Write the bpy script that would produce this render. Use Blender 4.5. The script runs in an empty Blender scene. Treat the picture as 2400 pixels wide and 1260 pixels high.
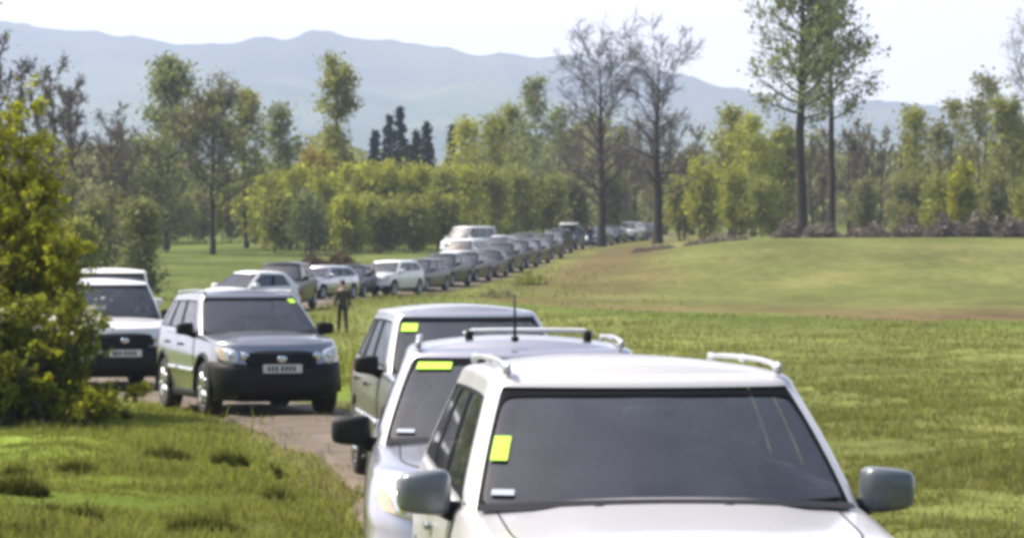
import bpy, math, random
import numpy as np
from mathutils import Vector, Matrix, Euler

C = bpy.context.scene
COL = C.collection
R = math.radians

# ------------------------------------------------------------------ camera, sky, sun, exposure
FPX = 8000.0            # focal length in photo pixels (2400 wide)
CAM_H = 2.1
HORIZON = 608.0
cam_d = bpy.data.cameras.new('camera')
cam_d.sensor_width = 36.0
cam_d.lens = FPX / 2400.0 * 36.0
cam_d.clip_start = 0.5
cam_d.clip_end = 30000
cam = bpy.data.objects.new('camera', cam_d)
COL.objects.link(cam)
cam.location = (0, 0, CAM_H)
cam.rotation_euler = (R(90) - math.atan((630 - HORIZON) / FPX), 0, 0)
C.camera = cam

SUN_EL, SUN_AZ = 54.0, 74.0          # azimuth: degrees to the LEFT of the view direction
world = bpy.data.worlds.new('World')
C.world = world
world.use_nodes = True
wn = world.node_tree
sky = wn.nodes.new('ShaderNodeTexSky')
sky.sky_type = 'NISHITA'
sky.sun_disc = False
sky.sun_elevation = R(SUN_EL)
sky.sun_rotation = R(-SUN_AZ)
sky.air_density = 1.0
sky.dust_density = 5.0
sky.ozone_density = 1.0
bg = wn.nodes['Background']
bg.inputs['Strength'].default_value = 0.15
# bright thin cloud veil low in the sky, on the sunny side of the view
tcw = wn.nodes.new('ShaderNodeTexCoord')
spw = wn.nodes.new('ShaderNodeSeparateXYZ')
wn.links.new(tcw.outputs['Generated'], spw.inputs[0])
el = wn.nodes.new('ShaderNodeMapRange'); el.interpolation_type = 'SMOOTHSTEP'
el.inputs['From Min'].default_value = 0.42; el.inputs['From Max'].default_value = 0.06
wn.links.new(spw.outputs['Z'], el.inputs['Value'])
fw = wn.nodes.new('ShaderNodeMapRange'); fw.interpolation_type = 'SMOOTHSTEP'
fw.inputs['From Min'].default_value = -0.05; fw.inputs['From Max'].default_value = 0.75
wn.links.new(spw.outputs['Y'], fw.inputs['Value'])
nw = wn.nodes.new('ShaderNodeTexNoise'); nw.inputs['Scale'].default_value = 3.0; nw.inputs['Detail'].default_value = 5
wn.links.new(tcw.outputs['Generated'], nw.inputs['Vector'])
nm = wn.nodes.new('ShaderNodeMapRange'); nm.inputs['To Min'].default_value = .75; nm.inputs['To Max'].default_value = 1.1
wn.links.new(nw.outputs['Fac'], nm.inputs['Value'])
m1 = wn.nodes.new('ShaderNodeMath'); m1.operation = 'MULTIPLY'
m2 = wn.nodes.new('ShaderNodeMath'); m2.operation = 'MULTIPLY'; m2.use_clamp = True
wn.links.new(el.outputs[0], m1.inputs[0]); wn.links.new(fw.outputs[0], m1.inputs[1])
wn.links.new(m1.outputs[0], m2.inputs[0]); wn.links.new(nm.outputs[0], m2.inputs[1])
veil = wn.nodes.new('ShaderNodeMixRGB')
veil.inputs['Color2'].default_value = (9.6, 9.4, 9.3, 1)
wn.links.new(m2.outputs[0], veil.inputs['Fac'])
wn.links.new(sky.outputs['Color'], veil.inputs['Color1'])
wn.links.new(veil.outputs['Color'], bg.inputs['Color'])

sun_d = bpy.data.lights.new('sun', 'SUN')
sun_d.energy = 4.2
sun_d.angle = R(0.5)
sun_d.color = (1.0, 0.95, 0.86)
sun = bpy.data.objects.new('sun', sun_d)
COL.objects.link(sun)
sdir = Vector((-math.sin(R(SUN_AZ)) * math.cos(R(SUN_EL)), math.cos(R(SUN_AZ)) * math.cos(R(SUN_EL)), math.sin(R(SUN_EL))))
sun.rotation_euler = sdir.to_track_quat('Z', 'Y').to_euler()
sun.location = (0, 0, 60)

C.view_settings.view_transform = 'Standard'
C.view_settings.look = 'None'
C.view_settings.gamma = 1
C.view_settings.exposure = 0.64
C.cycles.filter_width = 4.0          # the lens and sensor of the photograph are soft
C.cycles.max_bounces = 8
C.cycles.diffuse_bounces = 5
C.cycles.glossy_bounces = 4
C.cycles.transmission_bounces = 4
C.cycles.transparent_max_bounces = 16
C.cycles.volume_bounces = 2
C.cycles.caustics_reflective = False
C.cycles.caustics_refractive = False

rng = np.random.default_rng(11)
random.seed(5)


# ------------------------------------------------------------------ helpers
def tag(o, label=None, cat=None, group=None, kind=None):
    if label: o['label'] = label
    if cat: o['category'] = cat
    if group: o['group'] = group
    if kind: o['kind'] = kind
    return o


def empty(name, loc=(0, 0, 0), rot=(0, 0, 0)):
    o = bpy.data.objects.new(name, None)
    o.empty_display_size = 0.3
    COL.objects.link(o)
    o.location = loc
    o.rotation_euler = rot
    return o


def make(name, verts, faces, mat, parent=None, smooth=True):
    me = bpy.data.meshes.new(name)
    me.from_pydata([tuple(v) for v in verts], [], [tuple(f) for f in faces])
    if smooth:
        me.polygons.foreach_set('use_smooth', [True] * len(me.polygons))
    for m in (mat if isinstance(mat, (list, tuple)) else [mat]):
        me.materials.append(m)
    me.update()
    o = bpy.data.objects.new(name, me)
    COL.objects.link(o)
    if parent is not None:
        o.parent = parent
    return o


def make_np(name, V, F, mat, parent=None, smooth=False):
    """V (n,3) float, F (m,k) int with one k, or a list of such arrays"""
    Fs = F if isinstance(F, list) else [F]
    me = bpy.data.meshes.new(name)
    me.vertices.add(len(V))
    me.vertices.foreach_set('co', np.ascontiguousarray(V, dtype=np.float32).ravel())
    loops = np.concatenate([f.ravel() for f in Fs])
    tot = np.concatenate([np.full(len(f), f.shape[1], dtype=np.int32) for f in Fs])
    st = np.concatenate([[0], np.cumsum(tot)[:-1]]).astype(np.int32)
    me.loops.add(len(loops))
    me.loops.foreach_set('vertex_index', loops.astype(np.int32))
    me.polygons.add(len(tot))
    me.polygons.foreach_set('loop_start', st)
    me.polygons.foreach_set('loop_total', tot)
    if smooth:
        me.polygons.foreach_set('use_smooth', np.ones(len(tot), dtype=bool))
    me.materials.append(mat)
    me.update(calc_edges=True)
    o = bpy.data.objects.new(name, me)
    COL.objects.link(o)
    if parent is not None:
        o.parent = parent
    return o


def smoothstep(a, b, x):
    t = np.clip((x - a) / (b - a), 0, 1)
    return t * t * (3 - 2 * t)


# ------------------------------------------------------------------ materials
def new_mat(name):
    m = bpy.data.materials.new(name)
    m.use_nodes = True
    return m, m.node_tree.nodes, m.node_tree.links, m.node_tree.nodes['Principled BSDF']


def plain(name, col, rough=0.5, metal=0.0, coat=0.0, noise=0.12, nscale=8.0, spec=0.5):
    m, n, l, b = new_mat(name)
    b.inputs['Roughness'].default_value = rough
    b.inputs['Metallic'].default_value = metal
    b.inputs['Coat Weight'].default_value = coat
    b.inputs['Coat Roughness'].default_value = 0.04
    b.inputs['Specular IOR Level'].default_value = spec
    tc = n.new('ShaderNodeTexCoord')
    nz = n.new('ShaderNodeTexNoise')
    nz.inputs['Scale'].default_value = nscale
    nz.inputs['Detail'].default_value = 5
    l.new(tc.outputs['Object'], nz.inputs['Vector'])
    mp = n.new('ShaderNodeMapRange')
    mp.inputs['To Min'].default_value = 1 - noise
    mp.inputs['To Max'].default_value = 1 + noise
    l.new(nz.outputs['Fac'], mp.inputs['Value'])
    mx = n.new('ShaderNodeVectorMath')
    mx.operation = 'SCALE'
    mx.inputs[0].default_value = col[:3]
    l.new(mp.outputs['Result'], mx.inputs['Scale'])
    l.new(mx.outputs['Vector'], b.inputs['Base Color'])
    mr = n.new('ShaderNodeMapRange')
    mr.inputs['To Min'].default_value = max(0.02, rough - 0.08)
    mr.inputs['To Max'].default_value = min(1, rough + 0.12)
    l.new(nz.outputs['Fac'], mr.inputs['Value'])
    l.new(mr.outputs['Result'], b.inputs['Roughness'])
    return m


def paint(name, col, metal=0.0, rough=0.32, dust=0.18, coat=0.8):
    """car paint under clear coat, with road dust towards the sills"""
    m, n, l, b = new_mat(name)
    tc = n.new('ShaderNodeTexCoord')
    nz = n.new('ShaderNodeTexNoise')
    nz.inputs['Scale'].default_value = 3.0
    nz.inputs['Detail'].default_value = 8
    nz.inputs['Roughness'].default_value = 0.65
    l.new(tc.outputs['Object'], nz.inputs['Vector'])
    sep = n.new('ShaderNodeSeparateXYZ')
    l.new(tc.outputs['Object'], sep.inputs[0])
    hz = n.new('ShaderNodeMapRange')
    hz.inputs['From Min'].default_value = 0.25
    hz.inputs['From Max'].default_value = 1.0
    hz.inputs['To Min'].default_value = 0.75
    hz.inputs['To Max'].default_value = 0.12
    l.new(sep.outputs['Z'], hz.inputs['Value'])
    mul = n.new('ShaderNodeMath'); mul.operation = 'MULTIPLY'
    l.new(nz.outputs['Fac'], mul.inputs[0]); l.new(hz.outputs['Result'], mul.inputs[1])
    mul2 = n.new('ShaderNodeMath'); mul2.operation = 'MULTIPLY'; mul2.inputs[1].default_value = dust * 3
    l.new(mul.outputs[0], mul2.inputs[0])
    mx = n.new('ShaderNodeMixRGB')
    mx.inputs['Color1'].default_value = (*col, 1)
    mx.inputs['Color2'].default_value = (0.32, 0.25, 0.17, 1)
    l.new(mul2.outputs[0], mx.inputs['Fac'])
    l.new(mx.outputs['Color'], b.inputs['Base Color'])
    b.inputs['Metallic'].default_value = metal
    b.inputs['Roughness'].default_value = rough
    b.inputs['Coat Weight'].default_value = coat
    if coat < .25: b.inputs['Specular IOR Level'].default_value = .25
    mr = n.new('ShaderNodeMapRange')
    mr.inputs['To Min'].default_value = 0.05
    mr.inputs['To Max'].default_value = 0.22
    l.new(nz.outputs['Fac'], mr.inputs['Value'])
    l.new(mr.outputs['Result'], b.inputs['Coat Roughness'])
    return m


def glass_mat(name, tint, dust=0.05):
    m, n, l, b = new_mat(name)
    n.remove(b)
    out = n['Material Output']
    tr = n.new('ShaderNodeBsdfTransparent'); tr.inputs['Color'].default_value = (*tint, 1)
    gl = n.new('ShaderNodeBsdfGlossy'); gl.inputs['Roughness'].default_value = 0.03
    fr = n.new('ShaderNodeFresnel'); fr.inputs['IOR'].default_value = 2.0
    mx = n.new('ShaderNodeMixShader')
    l.new(fr.outputs[0], mx.inputs[0]); l.new(tr.outputs[0], mx.inputs[1]); l.new(gl.outputs[0], mx.inputs[2])
    df = n.new('ShaderNodeBsdfDiffuse'); df.inputs['Color'].default_value = (0.50, 0.55, 0.62, 1)  # dust film, tinted bluish to paint in the sky's reflection
    tc = n.new('ShaderNodeTexCoord')
    nz = n.new('ShaderNodeTexNoise'); nz.inputs['Scale'].default_value = 4; nz.inputs['Detail'].default_value = 6
    l.new(tc.outputs['Object'], nz.inputs['Vector'])
    ml = n.new('ShaderNodeMath'); ml.operation = 'MULTIPLY'; ml.inputs[1].default_value = dust * 2
    l.new(nz.outputs['Fac'], ml.inputs[0])
    m2 = n.new('ShaderNodeMixShader')
    l.new(ml.outputs[0], m2.inputs[0]); l.new(mx.outputs[0], m2.inputs[1]); l.new(df.outputs[0], m2.inputs[2])
    l.new(m2.outputs[0], out.inputs['Surface'])
    return m


def leaf_mat(name, c1, c2, c3=None, trans=0.45, nscale=0.5):
    """leaves: colour differs leaf by leaf and bough by bough, light comes through them"""
    m, n, l, b = new_mat(name)
    n.remove(b)
    out = n['Material Output']
    geo = n.new('ShaderNodeNewGeometry')
    tc = n.new('ShaderNodeTexCoord')
    nz = n.new('ShaderNodeTexNoise'); nz.inputs['Scale'].default_value = nscale; nz.inputs['Detail'].default_value = 3
    l.new(tc.outputs['Object'], nz.inputs['Vector'])
    ramp = n.new('ShaderNodeValToRGB')
    ramp.color_ramp.elements[0].position = 0.15
    ramp.color_ramp.elements[0].color = (*c1, 1)
    ramp.color_ramp.elements[1].position = 0.85
    ramp.color_ramp.elements[1].color = (*c2, 1)
    if c3:
        e = ramp.color_ramp.elements.new(0.97); e.color = (*c3, 1)
    ad = n.new('ShaderNodeMath'); ad.operation = 'MULTIPLY_ADD'
    ad.inputs[1].default_value = 0.55
    l.new(geo.outputs['Random Per Island'], ad.inputs[0])
    sc = n.new('ShaderNodeMath'); sc.operation = 'MULTIPLY'; sc.inputs[1].default_value = 0.5
    l.new(nz.outputs['Fac'], sc.inputs[0])
    l.new(sc.outputs[0], ad.inputs[2])
    l.new(ad.outputs[0], ramp.inputs['Fac'])
    df = n.new('ShaderNodeBsdfDiffuse'); tl = n.new('ShaderNodeBsdfTranslucent')
    l.new(ramp.outputs['Color'], df.inputs['Color'])
    br = n.new('ShaderNodeVectorMath'); br.operation = 'MULTIPLY'; br.inputs[1].default_value = (1.12, 1.15, 0.7)
    l.new(ramp.outputs['Color'], br.inputs[0]); l.new(br.outputs['Vector'], tl.inputs['Color'])
    mx = n.new('ShaderNodeMixShader'); mx.inputs[0].default_value = trans
    l.new(df.outputs[0], mx.inputs[1]); l.new(tl.outputs[0], mx.inputs[2])
    l.new(mx.outputs[0], out.inputs['Surface'])
    return m


M = {}
M['black_plastic'] = plain('black_plastic', (0.012, 0.012, 0.013), 0.55, noise=0.3, spec=0.22)
M['frit'] = plain('frit', (0.006, 0.006, 0.008), 0.5, noise=0.2, spec=0.05)
M['grille_black'] = plain('grille_black', (0.008, 0.008, 0.012), 0.4, noise=0.2, spec=0.25)
M['rubber'] = plain('rubber', (0.028, 0.026, 0.024), 0.85, noise=0.4, nscale=14)
M['alloy'] = plain('alloy', (0.55, 0.55, 0.56), 0.3, metal=0.85)
M['chrome'] = plain('chrome', (0.75, 0.75, 0.76), 0.15, metal=1.0)
M['rail_silver'] = plain('rail_silver', (0.48, 0.49, 0.51), 0.3, metal=0.5)
M['interior'] = plain('interior', (0.035, 0.035, 0.038), 0.8, noise=0.25)
M['seat_cloth'] = plain('seat_cloth', (0.14, 0.14, 0.145), 0.9, noise=0.3, nscale=30)
M['headliner'] = plain('headliner', (0.25, 0.25, 0.25), 0.95)
M['lamp_glass'] = plain('lamp_glass', (0.62, 0.65, 0.68), 0.1, metal=0.35, coat=1.0)
M['indicator'] = plain('indicator', (0.62, 0.50, 0.36), 0.2, coat=0.6)
M['plate_white'] = plain('plate_white', (0.72, 0.72, 0.68), 0.4)
M['plate_ink'] = plain('plate_ink', (0.05, 0.05, 0.06), 0.5)
M['glass'] = glass_mat('glass', (0.62, 0.68, 0.68), 0.038)
M['tinted_glass'] = glass_mat('tinted_glass', (0.22, 0.25, 0.26), 0.04)
M['pass_green'] = plain('pass_green', (0.52, 0.93, 0.06), 0.6, noise=0.04)
M['paper_white'] = plain('paper_white', (0.42, 0.46, 0.52), 0.6, noise=0.05)
M['shaded_mirror'] = paint('shaded_mirror', (0.10, 0.115, 0.13), metal=0.2, rough=0.4, dust=.05)  # light grey housing with its shade mixed into a darker paint
M['white_paint'] = paint('white_paint', (0.535, 0.52, 0.53), dust=0.10)
M['bright_white_paint'] = paint('bright_white_paint', (0.74, 0.73, 0.735), dust=0.08)
M['cream_paint'] = paint('cream_paint', (0.76, 0.74, 0.68), dust=0.15)
M['silver_paint'] = paint('silver_paint', (0.50, 0.50, 0.52), metal=0.75, rough=0.20, dust=.08, coat=0.3)
M['pearl_paint'] = paint('pearl_paint', (0.52, 0.51, 0.56), metal=0.75, rough=0.24, dust=.08, coat=0.4)
M['smoke_paint'] = paint('smoke_paint', (0.33, 0.33, 0.35), metal=0.8, rough=0.20, dust=.06, coat=0.3)
M['grey_paint'] = paint('grey_paint', (0.075, 0.078, 0.085), metal=0.6, rough=0.35, coat=0.2)
M['dark_paint'] = paint('dark_paint', (0.012, 0.015, 0.020), rough=0.3, dust=0.04, coat=0.2)
M['green_paint'] = paint('green_paint', (0.012, 0.032, 0.028), rough=0.3, dust=0.05, coat=0.2)
M['blue_paint'] = paint('blue_paint', (0.10, 0.13, 0.20), metal=0.3, coat=0.2)
M['brown_paint'] = paint('brown_paint', (0.05, 0.046, 0.048), metal=0.3, dust=0.06, coat=0.2)
M['bark_dark'] = plain('bark_dark', (0.050, 0.042, 0.033), 0.95, noise=0.45, nscale=3, spec=0.1)
M['bark_grey'] = plain('bark_grey', (0.115, 0.10, 0.088), 0.95, noise=0.45, nscale=3, spec=0.1)
M['bark_birch'] = plain('bark_birch', (0.45, 0.43, 0.40), 0.9, noise=0.6, nscale=2, spec=0.1)
M['twig_brown'] = leaf_mat('twig_brown', (0.125, 0.1, 0.08), (0.24, 0.2, 0.165), None, 0.0)
M['twig_grey'] = leaf_mat('twig_grey', (0.085, 0.075, 0.068), (0.17, 0.15, 0.14), None, 0.0)
M['twig_dark'] = leaf_mat('twig_dark', (0.085, 0.068, 0.06), (0.18, 0.15, 0.135), None, 0.0)
M['leaf_yellow'] = leaf_mat('leaf_yellow', (0.16, 0.18, 0.02), (0.37, 0.36, 0.045), (0.46, 0.43, 0.07), 0.55)
M['leaf_deep'] = leaf_mat('leaf_deep', (0.085, 0.105, 0.018), (0.25, 0.255, 0.042), (0.40, 0.38, 0.07), 0.52)
M['leaf_lime'] = leaf_mat('leaf_lime', (0.24, 0.26, 0.05), (0.46, 0.46, 0.11), None, 0.55, 0.25)
M['leaf_fresh'] = leaf_mat('leaf_fresh', (0.18, 0.195, 0.055), (0.36, 0.365, 0.115), None, 0.5, 0.25)
M['leaf_olive'] = leaf_mat('leaf_olive', (0.16, 0.165, 0.075), (0.29, 0.295, 0.145), None, 0.45, 0.25)
M['leaf_greygreen'] = leaf_mat('leaf_greygreen', (0.15, 0.175, 0.09), (0.29, 0.32, 0.165), None, 0.45, 0.25)
M['leaf_tall'] = leaf_mat('leaf_tall', (0.15, 0.17, 0.08), (0.3, 0.33, 0.16), None, 0.5, 0.25)
M['leaf_rust'] = leaf_mat('leaf_rust', (0.24, 0.17, 0.045), (0.36, 0.29, 0.07), None, 0.4, 0.3)
M['needle'] = leaf_mat('needle', (0.012, 0.024, 0.018), (0.035, 0.055, 0.04), None, 0.1, 0.3)
M['bracken'] = leaf_mat('bracken', (0.10, 0.065, 0.04), (0.19, 0.135, 0.09), None, 0.2, 0.4)
M['brush'] = leaf_mat('brush', (0.12, 0.1, 0.08), (0.29, 0.25, 0.2), None, 0.05, 0.4)
M['blossom'] = leaf_mat('blossom', (0.55, 0.52, 0.50), (0.8, 0.78, 0.76), None, 0.3)
M['blade'] = leaf_mat('blade', (0.1, 0.118, 0.03), (0.28, 0.275, 0.08), (0.42, 0.37, 0.17), 0.45, 1.1)
M['blade_meadow'] = leaf_mat('blade_meadow', (0.112, 0.125, 0.04), (0.25, 0.24, 0.092), (0.38, 0.32, 0.17), 0.45, 0.3)
M['blade_shaded'] = leaf_mat('blade_shaded', (0.040, 0.048, 0.012), (0.13, 0.14, 0.034), None, 0.3)  # coarse blades with the tufts' shadows put into their colour
M['skin'] = plain('skin', (0.42, 0.25, 0.18), 0.55, noise=0.08)
M['hair_brown'] = plain('hair_brown', (0.05, 0.035, 0.025), 0.7, noise=0.3, nscale=40)
M['jacket_olive'] = plain('jacket_olive', (0.045, 0.040, 0.026), 0.9, noise=0.25)
M['jacket_navy'] = plain('jacket_navy', (0.03, 0.035, 0.05), 0.9, noise=0.25)
M['trousers'] = plain('trousers', (0.026, 0.026, 0.016), 0.9, noise=0.25)
M['shoe'] = plain('shoe', (0.02, 0.018, 0.015), 0.7)

# ------------------------------------------------------------------ the track and the lie of the land
PATH_PTS = [(2.2, -4), (1.3, 6), (0.62, 14), (0.12, 20.5), (-0.55, 31), (-3.0, 46), (-6.3, 57), (-8.5, 70), (-10.0, 90),
            (-10.0, 106), (-9.1, 117), (-8.7, 127), (-7.7, 146), (-5.2, 158), (-3.4, 168), (-2.1, 180), (-1.0, 192),
            (0.3, 208), (1.2, 225), (2.5, 240), (4.3, 262), (7.5, 288), (12, 315), (20, 345)]


def catmull(pts, k=8):
    P = [np.array(p, float) for p in pts]
    P = [2 * P[0] - P[1]] + P + [2 * P[-1] - P[-2]]
    out = []
    for i in range(1, len(P) - 2):
        p0, p1, p2, p3 = P[i - 1], P[i], P[i + 1], P[i + 2]
        for j in range(k):
            t = j / k
            out.append(0.5 * ((2 * p1) + (-p0 + p2) * t + (2 * p0 - 5 * p1 + 4 * p2 - p3) * t * t + (-p0 + 3 * p1 - 3 * p2 + p3) * t ** 3))
    out.append(P[-2])
    return np.array(out)


PATH = catmull(PATH_PTS)


def path_dist(x, y):
    x = np.asarray(x, float); y = np.asarray(y, float)
    sh = x.shape
    x = x.ravel(); y = y.ravel()
    best = np.full(x.shape, 1e9)
    for i in range(len(PATH) - 1):
        a, b = PATH[i], PATH[i + 1]
        d = b - a
        t = np.clip(((x - a[0]) * d[0] + (y - a[1]) * d[1]) / (d @ d), 0, 1)
        dd = (x - a[0] - t * d[0]) ** 2 + (y - a[1] - t * d[1]) ** 2
        best = np.minimum(best, dd)
    return np.sqrt(best).reshape(sh)


KY = np.array([-20, 0, 40, 60, 85, 110, 125, 140, 155, 168, 178, 190, 205, 220, 240, 255, 270, 300, 340, 420, 800, 3500], float)
KZ = np.array([0, 0, 0, 0, .08, .22, .33, .38, .42, .70, 1.0, 1.33, 1.66, 2.0, 2.38, 2.7, 3.0, 3.6, 4.4, 6.2, 12, 26], float)
_fy = np.linspace(-20, 3500, 7041)
_fz = np.interp(_fy, KY, KZ)
_k = np.hanning(25); _k /= _k.sum()
_fz = np.convolve(np.pad(_fz, 12, mode='edge'), _k, mode='valid')


def lumps(x, y, seed, scale):
    r = np.random.default_rng(seed)
    z = np.zeros(np.shape(x))
    for i in range(14):
        a = r.uniform(0, 2 * np.pi); f = scale * r.uniform(0.5, 2.0); p = r.uniform(0, 6.28)
        z = z + np.sin((x * np.cos(a) + y * np.sin(a)) * f + p) / 3.7
    return z


def H(x, y, pd=None):
    x = np.asarray(x, float); y = np.asarray(y, float)
    z = np.interp(y, _fy, _fz)
    # knoll of the mown field on the right
    kx = smoothstep(1.5, 17, x - (y - 215) * 0.05)
    ky = smoothstep(135, 216, y) * (1 - 0.75 * smoothstep(226, 300, y))
    z = z + 1.42 * kx * ky
    # shallow hollow where the walker stands
    z = z - 0.42 * np.exp(-(((x + 4.6) / 3.2) ** 2 + ((y - 108) / 11) ** 2))
    # gentle wave
    z = z + 0.05 * lumps(x, y, 3, 0.16) * smoothstep(20, 60, y)
    if pd is None:
        pd = path_dist(x, y)
    off = smoothstep(1.6, 3.6, pd)
    near = 1 - smoothstep(60, 120, y)
    z = z + off * near * (0.045 * lumps(x, y, 8, 1.6) + 0.03 * lumps(x, y, 9, 4.0) + 0.03)
    z = z - 0.05 * (1 - smoothstep(0.9, 2.0, pd)) * (1 - smoothstep(180, 260, y))
    return z


def field_edge(x):
    """distance of the near edge of the mown field"""
    return 104 + 26 * np.exp(-np.maximum(x - 1.6, -4) / 6.5) + 1.2 * np.sin(x * .9) + .6 * np.sin(x * 2.3)


def hz(x, y):
    return float(H(np.array([x]), np.array([y]))[0])


def px2x(px, y):
    return (px - 1200.0) / FPX * y


def py2z(py, y):
    return CAM_H - (py - HORIZON) / FPX * y


# ground: one sheet whose cells grow with distance
def build_ground():
    ys = np.concatenate([np.linspace(-20, 24, 30), np.geomspace(24.5, 3500, 300)])
    us = np.linspace(-1, 1, 221)
    us = np.sign(us) * np.abs(us) ** 1.25
    U, Y = np.meshgrid(us, ys)
    X = U * (14 + np.maximum(Y, 0) * 0.36)
    pd = path_dist(X, Y)
    Z = H(X, Y, pd)
    V = np.stack([X, Y, Z], -1).reshape(-1, 3)
    nr, nc = X.shape
    idx = np.arange(nr * nc).reshape(nr, nc)
    F = np.stack([idx[:-1, :-1], idx[:-1, 1:], idx[1:, 1:], idx[1:, :-1]], -1).reshape(-1, 4)
    # what grows where: real differences of colour (meadow, mown field, dead grass, track edge)
    base = np.zeros((nr, nc, 3))
    meadow = np.array([0.15, 0.168, 0.045]); verge = np.array([0.15, 0.20, 0.03])
    mown = np.array([0.118, 0.132, 0.038]); straw = np.array([0.135, 0.092, 0.048]); dkgreen = np.array([0.075, 0.120, 0.020])
    leftf = np.array([0.092, 0.115, 0.028]); earth = np.array([0.13, 0.10, 0.065])
    base[:] = meadow

    def blend(col, m):
        m = np.clip(m, 0, 1)[..., None]
        base[:] = base * (1 - m) + col * m
    w1 = 3.5 * lumps(X, Y, 21, 0.10) + 1.2 * lumps(X, Y, 22, 0.5)
    blend(verge, (1 - smoothstep(50, 90, Y)) * smoothstep(1, -1.5, X + 1.0))
    blend(leftf, smoothstep(100, 150, Y) * (1 - smoothstep(-6, -1, X)))
    edge = field_edge(X) + .3 * w1                      # near edge of the mown field
    right = smoothstep(-1.5, 3.5, X - (Y - 190) * 0.045)
    blend(dkgreen, 0.85 * right * smoothstep(edge - 18, edge - 6, Y) * (1 - smoothstep(edge - 2, edge + 1, Y)))
    blend(mown, right * smoothstep(edge - 2, edge + 3, Y))
    for k, (o, wd, s) in enumerate([(3, 4, .95), (10, 5, .75), (19, 4, .4), (33, 5, .2), (60, 7, .15), (85, 9, .2)]):
        band = np.exp(-(((Y - edge - o - 1.5 * lumps(X, Y, 30 + k, .3)) / wd) ** 2))
        blend(straw, s * right * band * (0.8 + 0.3 * lumps(X, Y, 40 + k, 0.25)))
    blend(straw * 0.85, 0.7 * np.exp(-((pd - 5.0) / 2.0) ** 2) * smoothstep(150, 180, Y) * (X > PATH[0][0] - 8) * (1 - smoothstep(-6, -3, -X - 5)))
    blend(straw * np.array([.95, .9, .9]), 0.45 * np.exp(-(((X - (Y - 215) * .05 - 7.5 - 1.0 * lumps(X, Y, 52, .2)) / 2.6) ** 2)) * smoothstep(140, 165, Y) * (1 - smoothstep(225, 260, Y)))
    blend(earth, 0.7 * (1 - smoothstep(1.1, 1.9, pd + 0.35 * lumps(X, Y, 50, 2.0))))
    base *= (1 + 0.14 * lumps(X, Y, 60, 0.35) * (1 - smoothstep(300, 600, Y)))[..., None]
    blend(np.array([0.09, 0.11, 0.03]), smoothstep(330, 420, Y))
    m, n, l, b = new_mat('ground_grass')
    at = n.new('ShaderNodeAttribute'); at.attribute_name = 'growth'
    tc = n.new('ShaderNodeTexCoord')
    mp = n.new('ShaderNodeMapping'); mp.inputs['Scale'].default_value = (1, 0.35, 1)
    l.new(tc.outputs['Object'], mp.inputs['Vector'])
    n1 = n.new('ShaderNodeTexNoise'); n1.inputs['Scale'].default_value = 1.6; n1.inputs['Detail'].default_value = 9; n1.inputs['Roughness'].default_value = 0.7
    l.new(mp.outputs['Vector'], n1.inputs['Vector'])
    n2 = n.new('ShaderNodeTexNoise'); n2.inputs['Scale'].default_value = 0.22; n2.inputs['Detail'].default_value = 6; n2.inputs['Roughness'].default_value = 0.6
    l.new(mp.outputs['Vector'], n2.inputs['Vector'])
    a = n.new('ShaderNodeMapRange'); a.inputs['From Min'].default_value = .3; a.inputs['From Max'].default_value = .7
    a.inputs['To Min'].default_value = .66; a.inputs['To Max'].default_value = 1.32
    l.new(n1.outputs['Fac'], a.inputs['Value'])
    a2 = n.new('ShaderNodeMapRange'); a2.inputs['From Min'].default_value = .3; a2.inputs['From Max'].default_value = .7
    a2.inputs['To Min'].default_value = .8; a2.inputs['To Max'].default_value = 1.2
    l.new(n2.outputs['Fac'], a2.inputs['Value'])
    mm = n.new('ShaderNodeMath'); mm.operation = 'MULTIPLY'
    l.new(a.outputs[0], mm.inputs[0]); l.new(a2.outputs[0], mm.inputs[1])
    sc = n.new('ShaderNodeVectorMath'); sc.operation = 'SCALE'
    l.new(at.outputs['Color'], sc.inputs[0]); l.new(mm.outputs[0], sc.inputs['Scale'])
    hs = n.new('ShaderNodeMixRGB'); hs.inputs['Color2'].default_value = (0.22, 0.185, 0.07, 1)
    f3 = n.new('ShaderNodeMapRange'); f3.inputs['From Min'].default_value = .55; f3.inputs['From Max'].default_value = .8
    f3.inputs['To Max'].default_value = .5
    l.new(n2.outputs['Fac'], f3.inputs['Value'])
    l.new(f3.outputs[0], hs.inputs['Fac']); l.new(sc.outputs['Vector'], hs.inputs['Color1'])
    l.new(hs.outputs['Color'], b.inputs['Base Color'])
    b.inputs['Roughness'].default_value = 1.0
    b.inputs['Specular IOR Level'].default_value = 0.05
    bp = n.new('ShaderNodeBump'); bp.inputs['Strength'].default_value = 0.9; bp.inputs['Distance'].default_value = 0.12
    l.new(n1.outputs['Fac'], bp.inputs['Height']); l.new(bp.outputs['Normal'], b.inputs['Normal'])
    o = make_np('ground', V, F, m, None, True)
    ca = o.data.color_attributes.new('growth', 'FLOAT_COLOR', 'POINT')
    ca.data.foreach_set('color', np.concatenate([np.clip(base, 0, 1).reshape(-1, 3), np.ones((nr * nc, 1))], 1).astype(np.float32).ravel())
    tag(o, kind='structure')


build_ground()


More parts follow.
